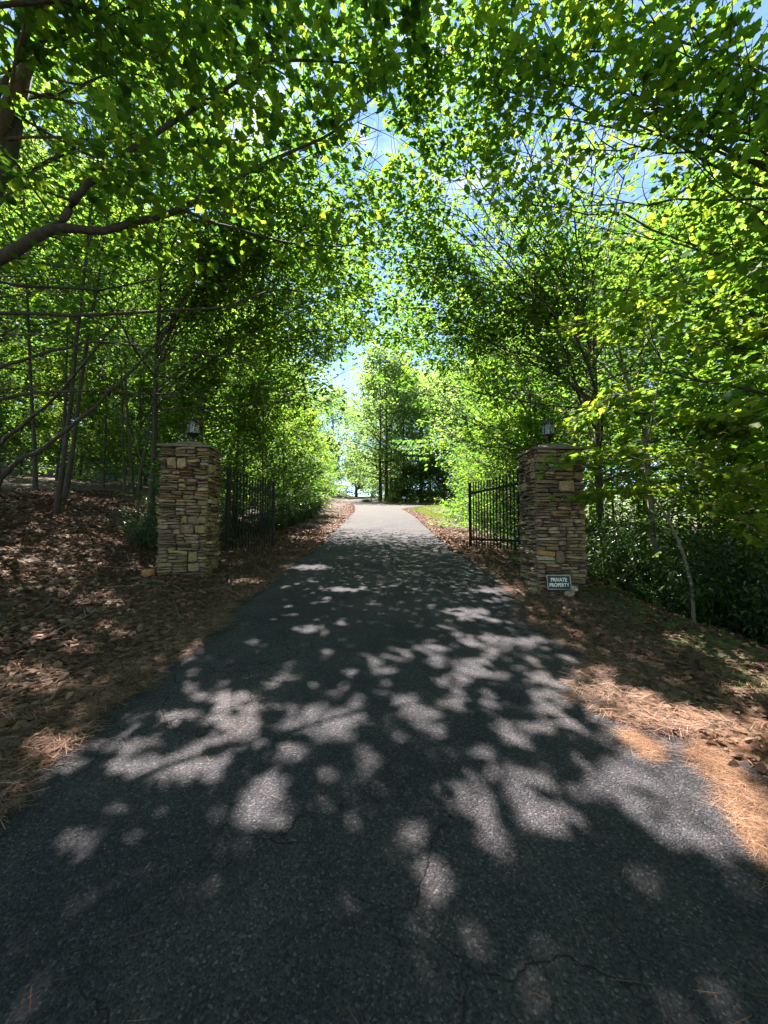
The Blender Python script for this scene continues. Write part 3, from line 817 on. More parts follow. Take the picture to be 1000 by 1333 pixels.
# --- finish the near crowns: cut sun holes, then close gaps where the driveway is in shade
def finish_near():
    rng = np.random.default_rng(99)
    data = []
    for e, s, o, tpl, lm in near_crowns:
        a = s.arrays(); W = a[0] + o + a[1] * (a[3] * 0.42)[:, None]
        G = shadow_xy(W)
        v = lit_value(G)
        keep = (v > 1.0 + rng.normal(0, 0.10, len(W))) | (rng.random(len(W)) < 0.035)
        keep &= sky_gap(W, rng)
        keep &= ~(~np.concatenate(s.fl) & (W[:, 0] > 1.2) & (W[:, 2] > 6.6) & (rng.random(len(W)) < 0.85 * smooth((W[:, 2] - 6.6) / 2)))
        for tgt in ((4.4, 8.0, 1.6), (4.0, 5.6, 2.6), (3.3, 5.2, 3.0), (4.6, 5.0, 3.6), (4.2, 4.8, 5.0)):       # openings that let the sun down to the verge
            q = W - np.array(tgt); t_ = q @ SUN
            keep &= ~((t_ > 1.2) & (np.linalg.norm(q - t_[:, None] * SUN, axis=1) < 0.8) & (rng.random(len(W)) < 0.75))
        px, py, d = project(W)
        keep &= np.linalg.norm(W - np.array([0, 0, CAM_H]), axis=1) > 3.3
        data.append([x[keep] for x in a] + [W[keep], G[keep]])
    # coverage raster on the driveway
    cell = 0.06
    x0, x1, y0, y1 = -3.4, 3.2, -0.6, 15
    nx, ny = int((x1 - x0) / cell), int((y1 - y0) / cell)
    cov = np.zeros((ny, nx), bool)
    allG = np.concatenate([d[6] for d in data]); allS = np.concatenate([d[3] for d in data])
    def stamp(g):
        gx = ((g[:, 0] - x0) / cell); gy = ((g[:, 1] - y0) / cell)
        ix = np.floor(gx).astype(int); iy = np.floor(gy).astype(int)
        m = (ix >= 0) & (ix < nx) & (iy >= 0) & (iy < ny)
        cov[iy[m], ix[m]] = True
    stamp(allG)
    who = np.concatenate([np.full(len(d[0]), i) for i, d in enumerate(data)]); loc = np.concatenate([np.arange(len(d[0])) for d in data])
    allW = np.concatenate([d[5] for d in data])
    sel = np.where((allG[:, 0] > x0 - 1) & (allG[:, 0] < x1 + 1) & (allG[:, 1] > y0 - 1) & (allG[:, 1] < y1 + 1) & (allW[:, 2] > 4.2))[0]
    kd = kdtree.KDTree(len(sel))
    for q, i in enumerate(sel):
        kd.insert((allG[i, 0], allG[i, 1], 0), q)
    kd.balance()
    added = 0
    extra = {i: [] for i in range(len(data))}
    for shift in (0.0, 0.5):
        if shift:
            x0 -= cell / 2; y0 -= cell / 2
            cov[:] = False
            stamp(np.concatenate([allG] + newG))
        iy, ix = np.where(~cov)
        order = rng.permutation(len(iy))
        cand = np.stack([x0 + (ix + .5) * cell, y0 + (iy + .5) * cell, np.zeros(len(ix))], -1)
        cand[:, 2] = SLOPE * cand[:, 1]
        lv = lit_value(cand)
        newG = []
        for c in order:
            if cov[iy[c], ix[c]] or lv[c] < 1.15 or rng.random() < 0.02 + 0.98 * np.clip((cand[c, 1] - 9) / 6, 0, 1) or (shift and cand[c, 1] > 6):
                continue
            hits = kd.find_n((cand[c, 0], cand[c, 1], 0), 5)
            q = hits[rng.integers(0, len(hits))][1]
            i = sel[q]
            t = (allW[i, 2] - SLOPE * allG[i, 1]) / SUN[2]
            p = cand[c] + SUN * t
            extra[who[i]].append((p, loc[i]))
            stamp(cand[c][None])
            newG.append(cand[c][None])
            added += 1
    print('near leaves', len(allG), 'added', added, 'open cells', len(iy))
    # the single leaves that show largest are objects of their own
    ones = {}
    for i, ((e, s, o, tpl, lm), d) in enumerate(zip(near_crowns, data)):
        if extra[i]:
            P = np.array([p for p, _ in extra[i]]) - o
            ids = np.array([q for _, q in extra[i]])
            n = len(P)
            ax = norm(d[1][ids] + rng.normal(0, 0.4, (n, 3)))
            d[0] = np.concatenate([d[0], P - ax * 0.42 * 0.15])
            d[1] = np.concatenate([d[1], ax])
            d[2] = np.concatenate([d[2], norm(np.array([0, 0, 1.0]) + rng.normal(0, 0.3, (n, 3)))])
            d[3] = np.concatenate([d[3], np.full(n, 0.15)])
            d[4] = np.concatenate([d[4], d[4][ids]])
        W = d[0] + o
        px, py, dep = project(W)
        vis = (px > 0) & (px < 1000) & (py > 0) & (py < 900) & (dep > 0.5)
        single = np.zeros(len(W), bool)
        if tpl is MAPLE:
            app = np.where(vis, d[3] / np.maximum(dep, 0.1), 0)
            top = np.argsort(-app)[:130]
            single[top[app[top] * 500 > 9]] = True
        cr = link('crown', leaf_mesh('near_crown', tpl, d[0][~single], d[1][~single], d[2][~single], d[3][~single], d[4][~single], [lm]), e)
        cr['kind'] = 'stuff'
        for k in np.where(single)[0]:
            tb = round(float(d[4][k]) * 5) / 5
            key = (lm.name, tb)
            if key not in ones:
                ones[key] = new_mesh('leaf', MAPLE[0], MAPLE[1], [lm], False, np.full(len(MAPLE[0]), tb))
            ax = norm(d[1][k]); nr = d[2][k] - ax * (d[2][k] @ ax); nr = norm(nr); lat = np.cross(ax, nr)
            M = Matrix([list(row) + [0] for row in np.stack([lat, ax, nr], 1)] + [[0, 0, 0, 1]])
            lo = link('leaf', ones[key], cr)
            lo.matrix_basis = Matrix.Translation(Vector(d[0][k])) @ M @ Matrix.Scale(float(d[3][k]), 4)
finish_near()

# ------------------------------------------------------------------ tree kinds that are repeated
class Kind:
    def __init__(s, name, sk, tpl, lm, bm, cat='tree', tname='trunk', cname='crown'):
        s.name, s.cat, s.tname, s.cname = name, cat, tname, cname
        s.w = sk.wood_mesh(name + '_' + tname, bm)
        s.c = sk.crown_mesh(name + '_' + cname, tpl, lm)
    def put(s, x, y, label, group=None, scale=1.0, rz=None, z=None, sz=None, tilt=(0, 0)):
        e = thing(s.name, label, s.cat, (x, y, hz(x, y) if z is None else z), random.uniform(0, 6.28) if rz is None else rz, group)
        e.rotation_euler = (tilt[0], tilt[1], e.rotation_euler[2])
        e.scale = (scale, scale, sz or scale)
        link(s.tname, s.w, e)
        c = link(s.cname, s.c, e)
        c['kind'] = 'stuff'
        return e

K_TALL = [Kind('broadleaf_tree', broad_tree(50 + i, 15, 0.12, 0.28, 3.6, 26, 9, 30, 0.19), LEAF4, M_LEAF, M_BARK) for i in range(3)]
K_LOW = [Kind('understory_tree', broad_tree(60 + i, 6.5, 0.07, 0.07, 2.5, 26, 9, 32, 0.13, shape=2, flat=0.10), LEAF4, M_LEAF, M_BARK) for i in range(3)]
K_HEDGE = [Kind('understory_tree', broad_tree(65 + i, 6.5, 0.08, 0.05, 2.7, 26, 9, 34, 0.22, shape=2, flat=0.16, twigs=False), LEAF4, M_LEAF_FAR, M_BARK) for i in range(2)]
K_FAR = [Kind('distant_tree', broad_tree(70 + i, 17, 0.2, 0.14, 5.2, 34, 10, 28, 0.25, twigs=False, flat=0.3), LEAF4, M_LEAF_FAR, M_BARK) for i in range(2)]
K_BARE = [Kind('forest_tree', broad_tree(80 + i, 13, 0.062, 0.42, 3.0, 16, 8, 24, 0.16), LEAF4, M_LEAF, M_BARK) for i in range(2)]
K_PINE = Kind('pine_tree', pine_tree(90, 14, 0.16, 0.22, 3.0, 15, tufts=8, nl=0.16, per_tuft=13), NEEDLE, M_NEEDLE, M_BARK_PINE)
K_YPINE = Kind('young_pine', pine_tree(91, 4.2, 0.05, 0.06, 1.5, 12, tufts=7, nl=0.16, per_tuft=13), NEEDLE, M_NEEDLE, M_BARK_PINE)
K_RHODO = [Kind('rhododendron', shrub(100 + i, 2.3, 1.2, 12, 64, 0.105, 7), LAUREL, M_LAUREL, M_BARK, 'shrub', 'stems', 'foliage') for i in range(2)]
K_BUSH = Kind('laurel_bush', shrub(103, 1.1, 0.75, 12, 40, 0.10, 5, 0.75), LAUREL, M_LAUREL, M_BARK, 'shrub', 'stems', 'foliage')
K_YBUSH = Kind('shrub', shrub(104, 1.2, 0.9, 12, 34, 0.12, 5, 0.6), LEAF2, M_YELLOW, M_BARK, 'shrub', 'stems', 'foliage')

# --- left: open bank with thin trunks
rr = random.Random(5)
G1 = 'slim trees scattered over the bank'
bank = [(-8.2, 9.6), (-9.6, 11.5), (-8.9, 13.2), (-11.5, 12.6), (-12.6, 15.0), (-10.6, 16.2), (-13.8, 13.0), (-15.0, 17.5), (-9.4, 18.4), (-12.4, 19.5), (-17.0, 15.5), (-16.4, 20.5), (-11.0, 21.5), (-19.5, 18.5), (-7.9, 20.2), (-14.0, 22.5), (-13.2, 10.6), (-16.5, 12.6)]
for i, (x, y) in enumerate(bank):
    K_BARE[i % 2].put(x, y, 'slim dark-trunked tree standing on the leaf-covered bank', G1, rr.uniform(0.7, 1.15), tilt=(rr.uniform(-.08, .08), rr.uniform(-.08, .08)))
G16 = 'leafy understory trees at the back of the bank'
for i, (x, y, s_) in enumerate([(-12.5, 17, 0.8), (-15.5, 18.5, 0.9), (-10.5, 19.5, 0.8), (-18.5, 17.5, 0.95), (-13.5, 21.5, 0.9), (-20, 21, 1.0), (-16.5, 23.5, 1.0), (-9.2, 22.5, 0.9), (-21.5, 15.5, 0.95), (-17.5, 13.6, 0.75), (-11, 25, 1.0)]):
    K_LOW[i % 3].put(x, y, 'low leafy tree among the slim trunks at the back of the bank', G16, s_)
G2 = 'tall pines on the bank'
for x, y, s_ in [(-9.8, 8.6, 0.9), (-14.5, 11.5, 1.05), (-18.5, 14.0, 1.1)]:
    K_PINE.put(x, y, 'tall pine with soft needles standing on the bank', G2, s_)

# --- left: leafy row along the driveway beyond the gate
G3 = 'leafy trees on the bank edge beyond the gate'
for i, (x, y, s_) in enumerate([(-5.4, 11.2, 0.75), (-4.9, 13.4, 0.8), (-5.1, 16.2, 0.9), (-5.0, 19.2, 0.95), (-5.3, 22.6, 1.0), (-5.8, 26, 1.1), (-6.6, 31, 1.15), (-7.9, 36, 1.2), (-8.8, 42, 1.25), (-9.6, 49, 1.3), (-10.6, 57, 1.4), (-11.4, 66, 1.4), (-12.2, 77, 1.5)]):
    K_LOW[i % 3].put(x, y, 'low-branched leafy tree on the bank edge of the driveway beyond the gate', G3, s_)
G4 = 'tall trees behind the bank-side row'
for i, (x, y, s_) in enumerate([(-14.0, 25, 0.95), (-13.5, 30, 0.95), (-14.8, 38, 1.0), (-15, 47, 1.05), (-16.6, 58, 1.1), (-17.5, 70, 1.15), (-18, 84, 1.2), (-18, 34, 1.0), (-21, 44, 1.1)]):
    K_TALL[i % 3].put(x, y, 'tall full-crowned tree rising behind the leafy row on the bank side', G4, s_ * 1.2)

# --- right: dense row along the driveway beyond the gate
G5 = 'leafy trees on the ravine edge beyond the gate'
for i, (x, y, s_) in enumerate([(5.0, 11.6, 0.72), (5.4, 13.8, 0.85), (5.2, 16.6, 0.9), (5.6, 19.6, 1.0), (5.9, 23.0, 1.05), (6.6, 27, 1.1), (8.2, 31.0, 1.15)]):
    K_LOW[(i + 1) % 3].put(x, y, 'low-branched leafy tree on the ravine edge of the driveway beyond the gate', G5, s_)
G6 = 'tall trees standing in the ravine'
for i, (x, y, s_) in enumerate([(11.0, 24, 0.9), (11.5, 30, 1.0), (12.5, 37, 1.05), (16.0, 17, 0.9), (15.0, 22, 1.0), (16.5, 29, 1.1), (17.0, 11.0, 0.9), (19.5, 15.5, 1.0), (20, 23, 1.1), (16, 44, 1.1), (18.5, 6.0, 0.85)]):
    K_TALL[(i + 1) % 3].put(x, y, 'tall full-crowned tree growing out of the ravine behind the sign pillar', G6, s_ * 1.4)
G7 = 'understory trees down in the ravine'
for i, (x, y, s_) in enumerate([(7.4, 8.4, 0.9), (8.6, 10.4, 0.9), (9.8, 8.4, 1.0), (11.0, 10.2, 1.0), (7.6, 12.8, 0.9), (12.8, 9.0, 1.1), (10.4, 5.9, 0.95), (12.2, 6.2, 1.0), (9.2, 13.6, 1.0), (13, 12, 1.1)]):
    K_LOW[i % 3].put(x, y, 'low leafy understory tree down in the ravine behind the sign pillar', G7, s_)
for x, y, s_, lab in [(6.0, 25.0, 1.0, 'young pine with pale needles at the grassy edge of the paved pad'), (7.6, 28.6, 1.15, 'larger young pine standing behind the paler pine by the pad')]:
    K_YPINE.put(x, y, lab, None, s_)

# --- middle distance: trees on the island and behind the pad
for x, y, s_, lab in [(-0.6, 62, 1.0, 'tall island tree with a dark trunk beside the metal hoop'), (0.4, 63.5, 1.05, 'tall island tree with a paler trunk behind the yellow-green shrub'),
                      (3.4, 66, 0.95, 'round-crowned tree behind the signpost on the island')]:
    K_FAR[0].put(x, y, lab, None, s_ * 1.4)
G8 = 'far trees closing the view'
for i, (x, y, s_) in enumerate([(6.5, 68, 1.0), (10, 64, 1.05), (13.5, 58, 1.1), (15, 50, 1.0), (1.5, 76, 1.15), (8, 80, 1.2), (-8, 112, 1.1), (-3, 104, 1.1), (-14, 104, 1.2), (4, 96, 1.2), (14, 74, 1.2), (19, 62, 1.2), (20, 48, 1.2), (-20, 98, 1.3), (12, 100, 1.4), (22, 84, 1.4), (26, 56, 1.3), (24, 36, 1.2), (27, 26, 1.2), (25, 15, 1.2), (22, 8, 1.1), (19, 3, 1.1),
                            (-22, 62, 1.2), (-25, 52, 1.2), (-29, 45, 1.2), (-34, 40, 1.3), (-40, 36, 1.3), (-46, 33, 1.3), (-52, 30, 1.3), (-58, 24, 1.3), (-24, 75, 1.3), (-36, 52, 1.3), (-44, 47, 1.4), (-30, 66, 1.3), (-27, 37, 1.1), (-31, 33, 1.1), (-36, 29, 1.1), (-40, 25, 1.1), (-33, 22, 1.0), (-44, 19, 1.1), (-21, 45, 1.1), (-19, 52, 1.1)]):
    lab_, g_ = (('tall full tree in the woods across the open field behind the bank', 'tall trees across the field') if x < -15 and y < 80 else
                ('tall pale tree in the deep woods on the far side of the ravine', 'tall trees across the ravine') if x > 17 else
                ('pale green full tree in the far woods beyond the paved pad', G8))
    K_FAR[i % 2].put(x, y, lab_, g_, s_ * 1.35)
G14 = 'low trees closing the gaps behind the island'
for i, (x, y, s_) in enumerate([(4.6, 67, 1.2), (8.5, 66, 1.4), (12, 61, 1.5), (-0.5, 78, 1.5), (15, 54, 1.6), (3.0, 82, 1.6), (-4, 118, 2.0), (-9, 120, 2.2), (-13, 92, 2.0), (14, 48, 1.6), (13.5, 43, 1.5), (2.2, 64.5, 0.7)]):
    K_HEDGE[i % 2].put(x, y, 'leafy low-branched tree in the woods behind the grassy island', G14, s_)
G15 = 'low trees at the far edge of the field'
for i, (x, y, s_) in enumerate([(-22, 34, 1.5), (-26, 31, 1.5), (-30, 28, 1.5), (-34, 25, 1.6), (-37, 21, 1.6), (-41, 16, 1.6), (-19, 38, 1.5), (-16, 42, 1.5), (-29, 35, 1.7), (-35, 31, 1.7), (-40, 28, 1.8), (-45, 24, 1.8), (-24, 40, 1.7), (-13, 36, 1.4), (-12, 29, 1.3)]):
    K_HEDGE[i % 2].put(x, y, 'leafy low-branched tree across the open field behind the bank', G15, s_)
K_YBUSH.put(1.3, 59.5, 'rounded yellow-green shrub in front of the island trunks', None, 1.5)
K_YBUSH.put(-2.6, 58.5, 'low yellow-green clump at the tip of the island', None, 1.1, sz=0.6)

G13 = 'unseen trees added around the viewer for shade'  # out-of-view trees added to block sky light and shade the foreground
for i, (x, y, s_) in enumerate([(-6.5, -1, 1.0), (-7, -6, 1.1), (-6, -11, 1.1), (6.8, -1.5, 1.0), (6.6, -6.5, 1.1), (6.5, -12, 1.1), (-11, 2.5, 1.1), (-12, -4, 1.2), (12, 1, 1.1), (12, -5, 1.2), (-11, -12, 1.2), (11, -13, 1.2), (0, -24, 1.3), (-6, -20, 1.3), (6, -20, 1.3), (-14, 7, 1.1)]):
    K_TALL[i % 3].put(x, y, 'tall unseen tree added to shade the lower driveway before the gate', G13, s_ * 1.2)

# --- shrubs
G9 = 'rhododendrons of the ravine thicket'
for i, (x, y, s_) in enumerate([(5.2, 6.2, 0.72), (5.9, 6.9, 0.9), (6.6, 6.0, 1.0), (5.6, 5.0, 0.8), (6.4, 4.8, 1.0), (7.2, 5.2, 1.1), (7.8, 6.4, 1.1), (5.4, 8.2, 0.95), (6.4, 8.0, 1.05), (5.0, 9.6, 0.9), (7.6, 4.2, 1.1), (5.9, 3.9, 0.85), (8.6, 5.2, 1.2)]):
    K_RHODO[i % 2].put(x, y, 'dark glossy rhododendron in the thicket below the ravine-side verge', G9, s_)
G10 = 'pale laurel bushes beside the sign pillar'
for x, y, s_ in [(4.05, 7.5, 0.85), (4.6, 7.9, 1.05), (4.35, 8.6, 1.15), (4.8, 7.1, 0.7), (4.1, 9.3, 1.0)]:
    K_BUSH.put(x, y, 'light green laurel bush tucked behind the sign pillar', G10, s_)
K_RHODO[0].put(-5.1, 8.1, 'low dark evergreen shrub on the bank beside the pillar without a sign', None, 0.42)
G11 = 'low shrubs behind the gate leaf on the bank side'
for x, y, s_ in [(-4.5, 9.9, 0.5), (-4.4, 11.4, 0.55), (-4.1, 13.0, 0.5), (-4.1, 14.8, 0.55), (-4.1, 16.8, 0.6), (-4.1, 19, 0.6), (-4.2, 21.5, 0.65), (-4.4, 24.5, 0.7)]:
    K_RHODO[1].put(x, y, 'low dark shrub under the leafy row behind the bank-side gate', G11, s_)

# --- individually shaped trees
def leaning_pine():
    P = px_path([(-150, 640, 6.3), (-95, 480, 6.0), (-45, 280, 5.7), (0, 160, 5.6), (30, 100, 5.7), (58, 40, 5.8), (80, -40, 6.0), (100, -160, 6.3)])
    o = np.array([P[0, 0], P[0, 1], hz(P[0, 0], P[0, 1])])
    P = P - o; P[0, 2] = -0.3
    s = pine_tree(120, 0, 0.15, 0.28, 2.7, 11, trunk_pts=P, tufts=10, nl=0.15, per_tuft=18)
    e = thing('pine_tree', 'leaning pine with a thick dark trunk and blue-green needles above the bank', 'tree', tuple(o))
    link('trunk', s.wood_mesh('leaning_pine_trunk', M_BARK_PINE), e)
    tag(link('crown', s.crown_mesh('leaning_pine_crown', NEEDLE, M_NEEDLE), e), kind='stuff')
leaning_pine()

def bare_limbs(name, label, paths, seed, twn=8):
    """dead leaning stems: every path runs in photo pixels with its depth, the first point on the ground"""
    s = Skel(seed); r = s.r
    P0 = px_path(paths[0][0]); o = P0[0].copy(); o[2] = hz(o[0], o[1])
    for pts, r0, r1 in paths:
        P = px_path(pts) - o
        if pts is paths[0][0]: P[0, 2] = -0.1
        q = np.linspace(0, len(P) - 1, len(P) * 3); i = np.minimum(q.astype(int), len(P) - 2); fr = (q - i)[:, None]
        Q = P[i] * (1 - fr) + P[i + 1] * fr
        Q[1:-1] += r.normal(0, 0.012, (len(Q) - 2, 3))
        s.tube(Q, np.linspace(r0, r1, len(Q)), 6)
        for j in range(twn):
            ii = r.integers(2, len(Q) - 1)
            td = norm(Q[ii] - Q[ii - 1])
            tw = s.curve(Q[ii], td * 0.5 + r.normal(0, 0.6, 3), r.uniform(0.3, 1.1), 5, 0.15)
            s.tube(tw, np.linspace(0.008, 0.002, 5), 3)
    return tag(link(name, s.wood_mesh(name, M_BARK), None, tuple(o)), label, 'tree')
bare_limbs('dead_tree', 'bare dead stem leaning steeply over the bank', [([(-30, 640, 7.0), (6, 612, 6.9), (60, 580, 6.8), (110, 540, 6.7), (165, 490, 6.6), (210, 440, 6.5)], 0.05, 0.014)], 131)
bare_limbs('dead_tree', 'thinner dead stem rising behind the steeply leaning one on the bank', [([(-60, 640, 8.0), (0, 575, 7.9), (60, 530, 7.8), (130, 450, 7.7), (150, 420, 7.6)], 0.045, 0.012)], 132)
bare_limbs('dead_tree', 'upright bare forked stem near the low evergreen shrub on the bank', [([(178, 660, 9.0), (185, 600, 9.0), (198, 530, 9.0), (212, 450, 9.0)], 0.035, 0.012), ([(185, 600, 9.0), (160, 540, 9.2), (130, 480, 9.4)], 0.02, 0.008)], 133, 6)

def horizontal_bough_pine():
    s = Skel(140); r = s.r
    o = np.array([-7.1, 6.3, hz(-7.1, 6.3)])
    s.tube(np.array([[0, 0, -.3], [0, 0, 2], [.05, 0, 4], [.02, .05, 6.5], [0.1, .1, 9], [0.1, 0, 11.5]]), [0.2, 0.16, 0.14, 0.12, 0.08, 0.02], 8)
    NP, NA = [], []
    boughs = [[(-70, 420, 6.2), (0, 408, 6.1), (150, 409, 6.0), (300, 400, 6.1), (365, 375, 6.2), (430, 384, 6.3)],
              [(-70, 350, 6.3), (40, 370, 6.2), (150, 372, 6.2), (260, 340, 6.3)],
              [(-70, 500, 6.4), (20, 470, 6.4), (120, 440, 6.5), (230, 452, 6.6), (330, 470, 6.8)],
              [(-70, 250, 6.3), (40, 210, 6.3), (110, 180, 6.3), (200, 160, 6.4)],
              [(-70, 540, 6.3), (30, 515, 6.4), (130, 512, 6.6), (240, 515, 7.4), (300, 512, 8.4)],
              [(-70, 150, 6.3), (60, 120, 6.4), (150, 90, 6.6), (240, 100, 6.8)]]
    for b, pts in enumerate(boughs):
        P = px_path(pts) - o
        q = np.linspace(0, len(P) - 1, 22); i = np.minimum(q.astype(int), len(P) - 2); fr = (q - i)[:, None]
        Q = P[i] * (1 - fr) + P[i + 1] * fr + np.cumsum(r.normal(0, 0.02, (22, 3)), 0)
        s.tube(Q, np.linspace(0.035, 0.007, 22), 5)
        for j in range(26):
            ii = r.integers(3, 21)
            td = norm(Q[ii] - Q[ii - 1]); sd = norm(np.cross(td, [0, 0, 1.0]))
            tw = s.curve(Q[ii], td * 0.6 + sd * r.choice([-1, 1]) * r.uniform(.4, 1.2) + np.array([0, 0, r.normal(0.05, 0.25)]), r.uniform(0.35, 1.1), 5, 0.14)
            s.tube(tw, np.linspace(0.007, 0.002, 5), 3)
            if r.random() < (0.55 if b in (0, 1, 2, 4) else 0.95):
                for e in range(5):
                    c = tw[r.integers(2, 5)] + r.normal(0, 0.03, 3)
                    NP.append(np.repeat(c[None], 20, 0)); NA.append(norm(td * 0.5 + r.normal(0, 0.7, (20, 3))))
    P, A = np.concatenate(NP), np.concatenate(NA); N = len(P)
    s.leaves(P, A, r.normal(0, 1, (N, 3)), 0.12 * r.uniform(0.8, 1.3, N), np.clip(r.normal(0.45, 0.2, N), 0, 1))
    e = thing('pine_tree', 'straight pine on the bank with long thin horizontal boughs', 'tree', tuple(o))
    link('trunk', s.wood_mesh('bough_pine_trunk', M_BARK), e)
    tag(link('crown', s.crown_mesh('bough_pine_crown', NEEDLE, M_NEEDLE), e), kind='stuff')
horizontal_bough_pine()

def layered_sapling():
    s = Skel(150); r = s.r
    P = px_path([(905, 800, 5.6), (900, 760, 5.65), (888, 715, 5.7), (868, 672, 5.8), (848, 645, 5.9), (838, 600, 6.0), (850, 540, 6.1), (862, 470, 6.2)])
    o = P[0].copy(); o[2] = hz(o[0], o[1]); P = P - o; P[0, 2] = -0.2
    s.tube(P, np.linspace(0.027, 0.010, len(P)), 7)
    for pts in ([(868, 672, 5.8), (900, 610, 5.6), (950, 560, 5.4), (1010, 530, 5.2)], [(848, 645, 5.9), (815, 640, 5.7), (795, 642, 5.6)], [(838, 600, 6), (805, 590, 5.8), (785, 588, 5.7), (770, 592, 5.6)],
                [(850, 540, 6.1), (900, 545, 5.6), (960, 555, 5.2)], [(838, 600, 6), (880, 590, 5.4), (930, 610, 5.1), (990, 640, 4.9)], [(850, 540, 6.1), (800, 510, 5.8), (782, 535, 5.7)],
                [(862, 470, 6.2), (910, 440, 5.8), (980, 440, 5.4)], [(862, 470, 6.2), (830, 420, 5.9), (790, 410, 5.7)], [(868, 672, 5.8), (930, 655, 5.5), (985, 690, 5.2)]):
        Q0 = px_path(pts) - o
        q = np.linspace(0, len(Q0) - 1, 9); i = np.minimum(q.astype(int), len(Q0) - 2); fr = (q - i)[:, None]
        Q = Q0[i] * (1 - fr) + Q0[i + 1] * fr
        s.tube(Q, np.linspace(0.014, 0.005, 9), 4)
        for j in range(11):
            ii = r.integers(2, 8); td = norm(Q[ii + 1] - Q[ii]); sd = norm(np.cross(td, [0, 0, 1.0]))
            tw = s.curve(Q[ii], td * 0.6 + sd * (1 if j % 2 else -1) * r.uniform(.5, 1.2) + np.array([0, 0, -0.03]), r.uniform(0.35, 0.9), 4, 0.08)
            s.tube(tw, np.linspace(0.006, 0.002, 4), 3)
            s.spray(tw, 26, 0.20, 0.10, thick=0.025, droop=0.12, tintc=0.72)
    e = thing('sapling', 'slender crooked sapling with flat layered leaf sprays over the ravine-side verge', 'tree', tuple(o))
    link('trunk', s.wood_mesh('sapling_trunk', M_BARK_SAP), e)
    tag(link('crown', s.crown_mesh('sapling_crown', MAPLE, M_LEAF), e), kind='stuff')
layered_sapling()

def pale_branched_tree():
    s = Skel(160); r = s.r
    P = px_path([(855, 700, 8.6), (845, 620, 8.6), (838, 545, 8.6), (825, 525, 8.6), (812, 480, 8.6), (800, 420, 8.6)])
    o = P[0].copy(); o[2] = hz(o[0], o[1]); P = P - o; P[0, 2] = -0.3
    s.tube(P, np.linspace(0.07, 0.02, len(P)), 7)
    for pts in ([(825, 525, 8.6), (790, 480, 8.5), (750, 445, 8.4), (730, 430, 8.4)], [(812, 480, 8.6), (790, 440, 8.5), (770, 425, 8.4)], [(838, 545, 8.6), (800, 560, 8.3), (765, 565, 8.1), (735, 548, 8)],
                [(825, 525, 8.6), (835, 470, 8.5), (850, 430, 8.4)], [(845, 620, 8.6), (800, 585, 8.3), (770, 590, 8.1)]):
        Q0 = px_path(pts) - o
        q = np.linspace(0, len(Q0) - 1, 9); i = np.minimum(q.astype(int), len(Q0) - 2); fr = (q - i)[:, None]
        Q = Q0[i] * (1 - fr) + Q0[i + 1] * fr
        s.tube(Q, np.linspace(0.026, 0.008, 9), 5)
        for j in range(9):
            ii = r.integers(2, 8); td = norm(Q[ii + 1] - Q[ii])
            tw = s.curve(Q[ii], td * 0.7 + r.normal(0, 0.5, 3), r.uniform(0.5, 1.2), 5, 0.12)
            s.tube(tw, np.linspace(0.009, 0.003, 5), 3)
            if j % 2: s.spray(tw, 22, 0.22, 0.11, thick=0.05, tintc=0.75)
    e = thing('understory_tree', 'pale-barked tree with bare crooked branches behind the sign pillar lantern', 'tree', tuple(o))
    link('trunk', s.wood_mesh('pale_tree_trunk', M_BARK_PALE), e)
    tag(link('crown', s.crown_mesh('pale_tree_crown', LEAF4, M_LEAF), e), kind='stuff')
pale_branched_tree()
K_PINE.put(9.2, 17.0, 'tall reddish-barked pine rising behind the sign pillar', None, 1.25)

# ------------------------------------------------------------------ stone pillars
rs = random.Random(17)
def stone_variant(k):
    r = np.random.default_rng(200 + k)
    n = 8
    prof = [(-.5, -.5), (0, -.52), (.5, -.5), (.52, 0), (.5, .5), (0, .52), (-.5, .5), (-.52, 0)]
    V = []
    for dep, sc_ in ((0.0, 0.95), (0.72, 1.0), (1.0, 0.84)):
        for x, z in prof:
            V.append((x * sc_ * (1 - abs(r.normal(0, 0.07))), -dep + r.normal(0, 0.13) * (dep > 0), z * sc_ * (1 - abs(r.normal(0, 0.2)))))
    V.append((r.normal(0, 0.05), -1.08 + r.normal(0, 0.06), r.normal(0, 0.05)))
    F = []
    for i in range(2):
        for j in range(n):
            F.append((i * n + j, i * n + (j + 1) % n, (i + 1) * n + (j + 1) % n, (i + 1) * n + j))
    for j in range(n):
        F.append((2 * n + j, 2 * n + (j + 1) % n, 3 * n))
    return new_mesh('stone', V, F, [M_STONE])
STONES = [stone_variant(k) for k in range(10)]
PAL = [(0.17, 0.115, 0.072), (0.21, 0.15, 0.095), (0.11, 0.075, 0.052), (0.25, 0.185, 0.11), (0.15, 0.10, 0.085), (0.27, 0.22, 0.17), (0.25, 0.205, 0.095), (0.29, 0.24, 0.115), (0.30, 0.145, 0.05), (0.18, 0.14, 0.08), (0.08, 0.058, 0.05)]
PW = [5, 5, 4, 4, 4, 3, 1.2, 0.5, 0.6, 5, 2.5]

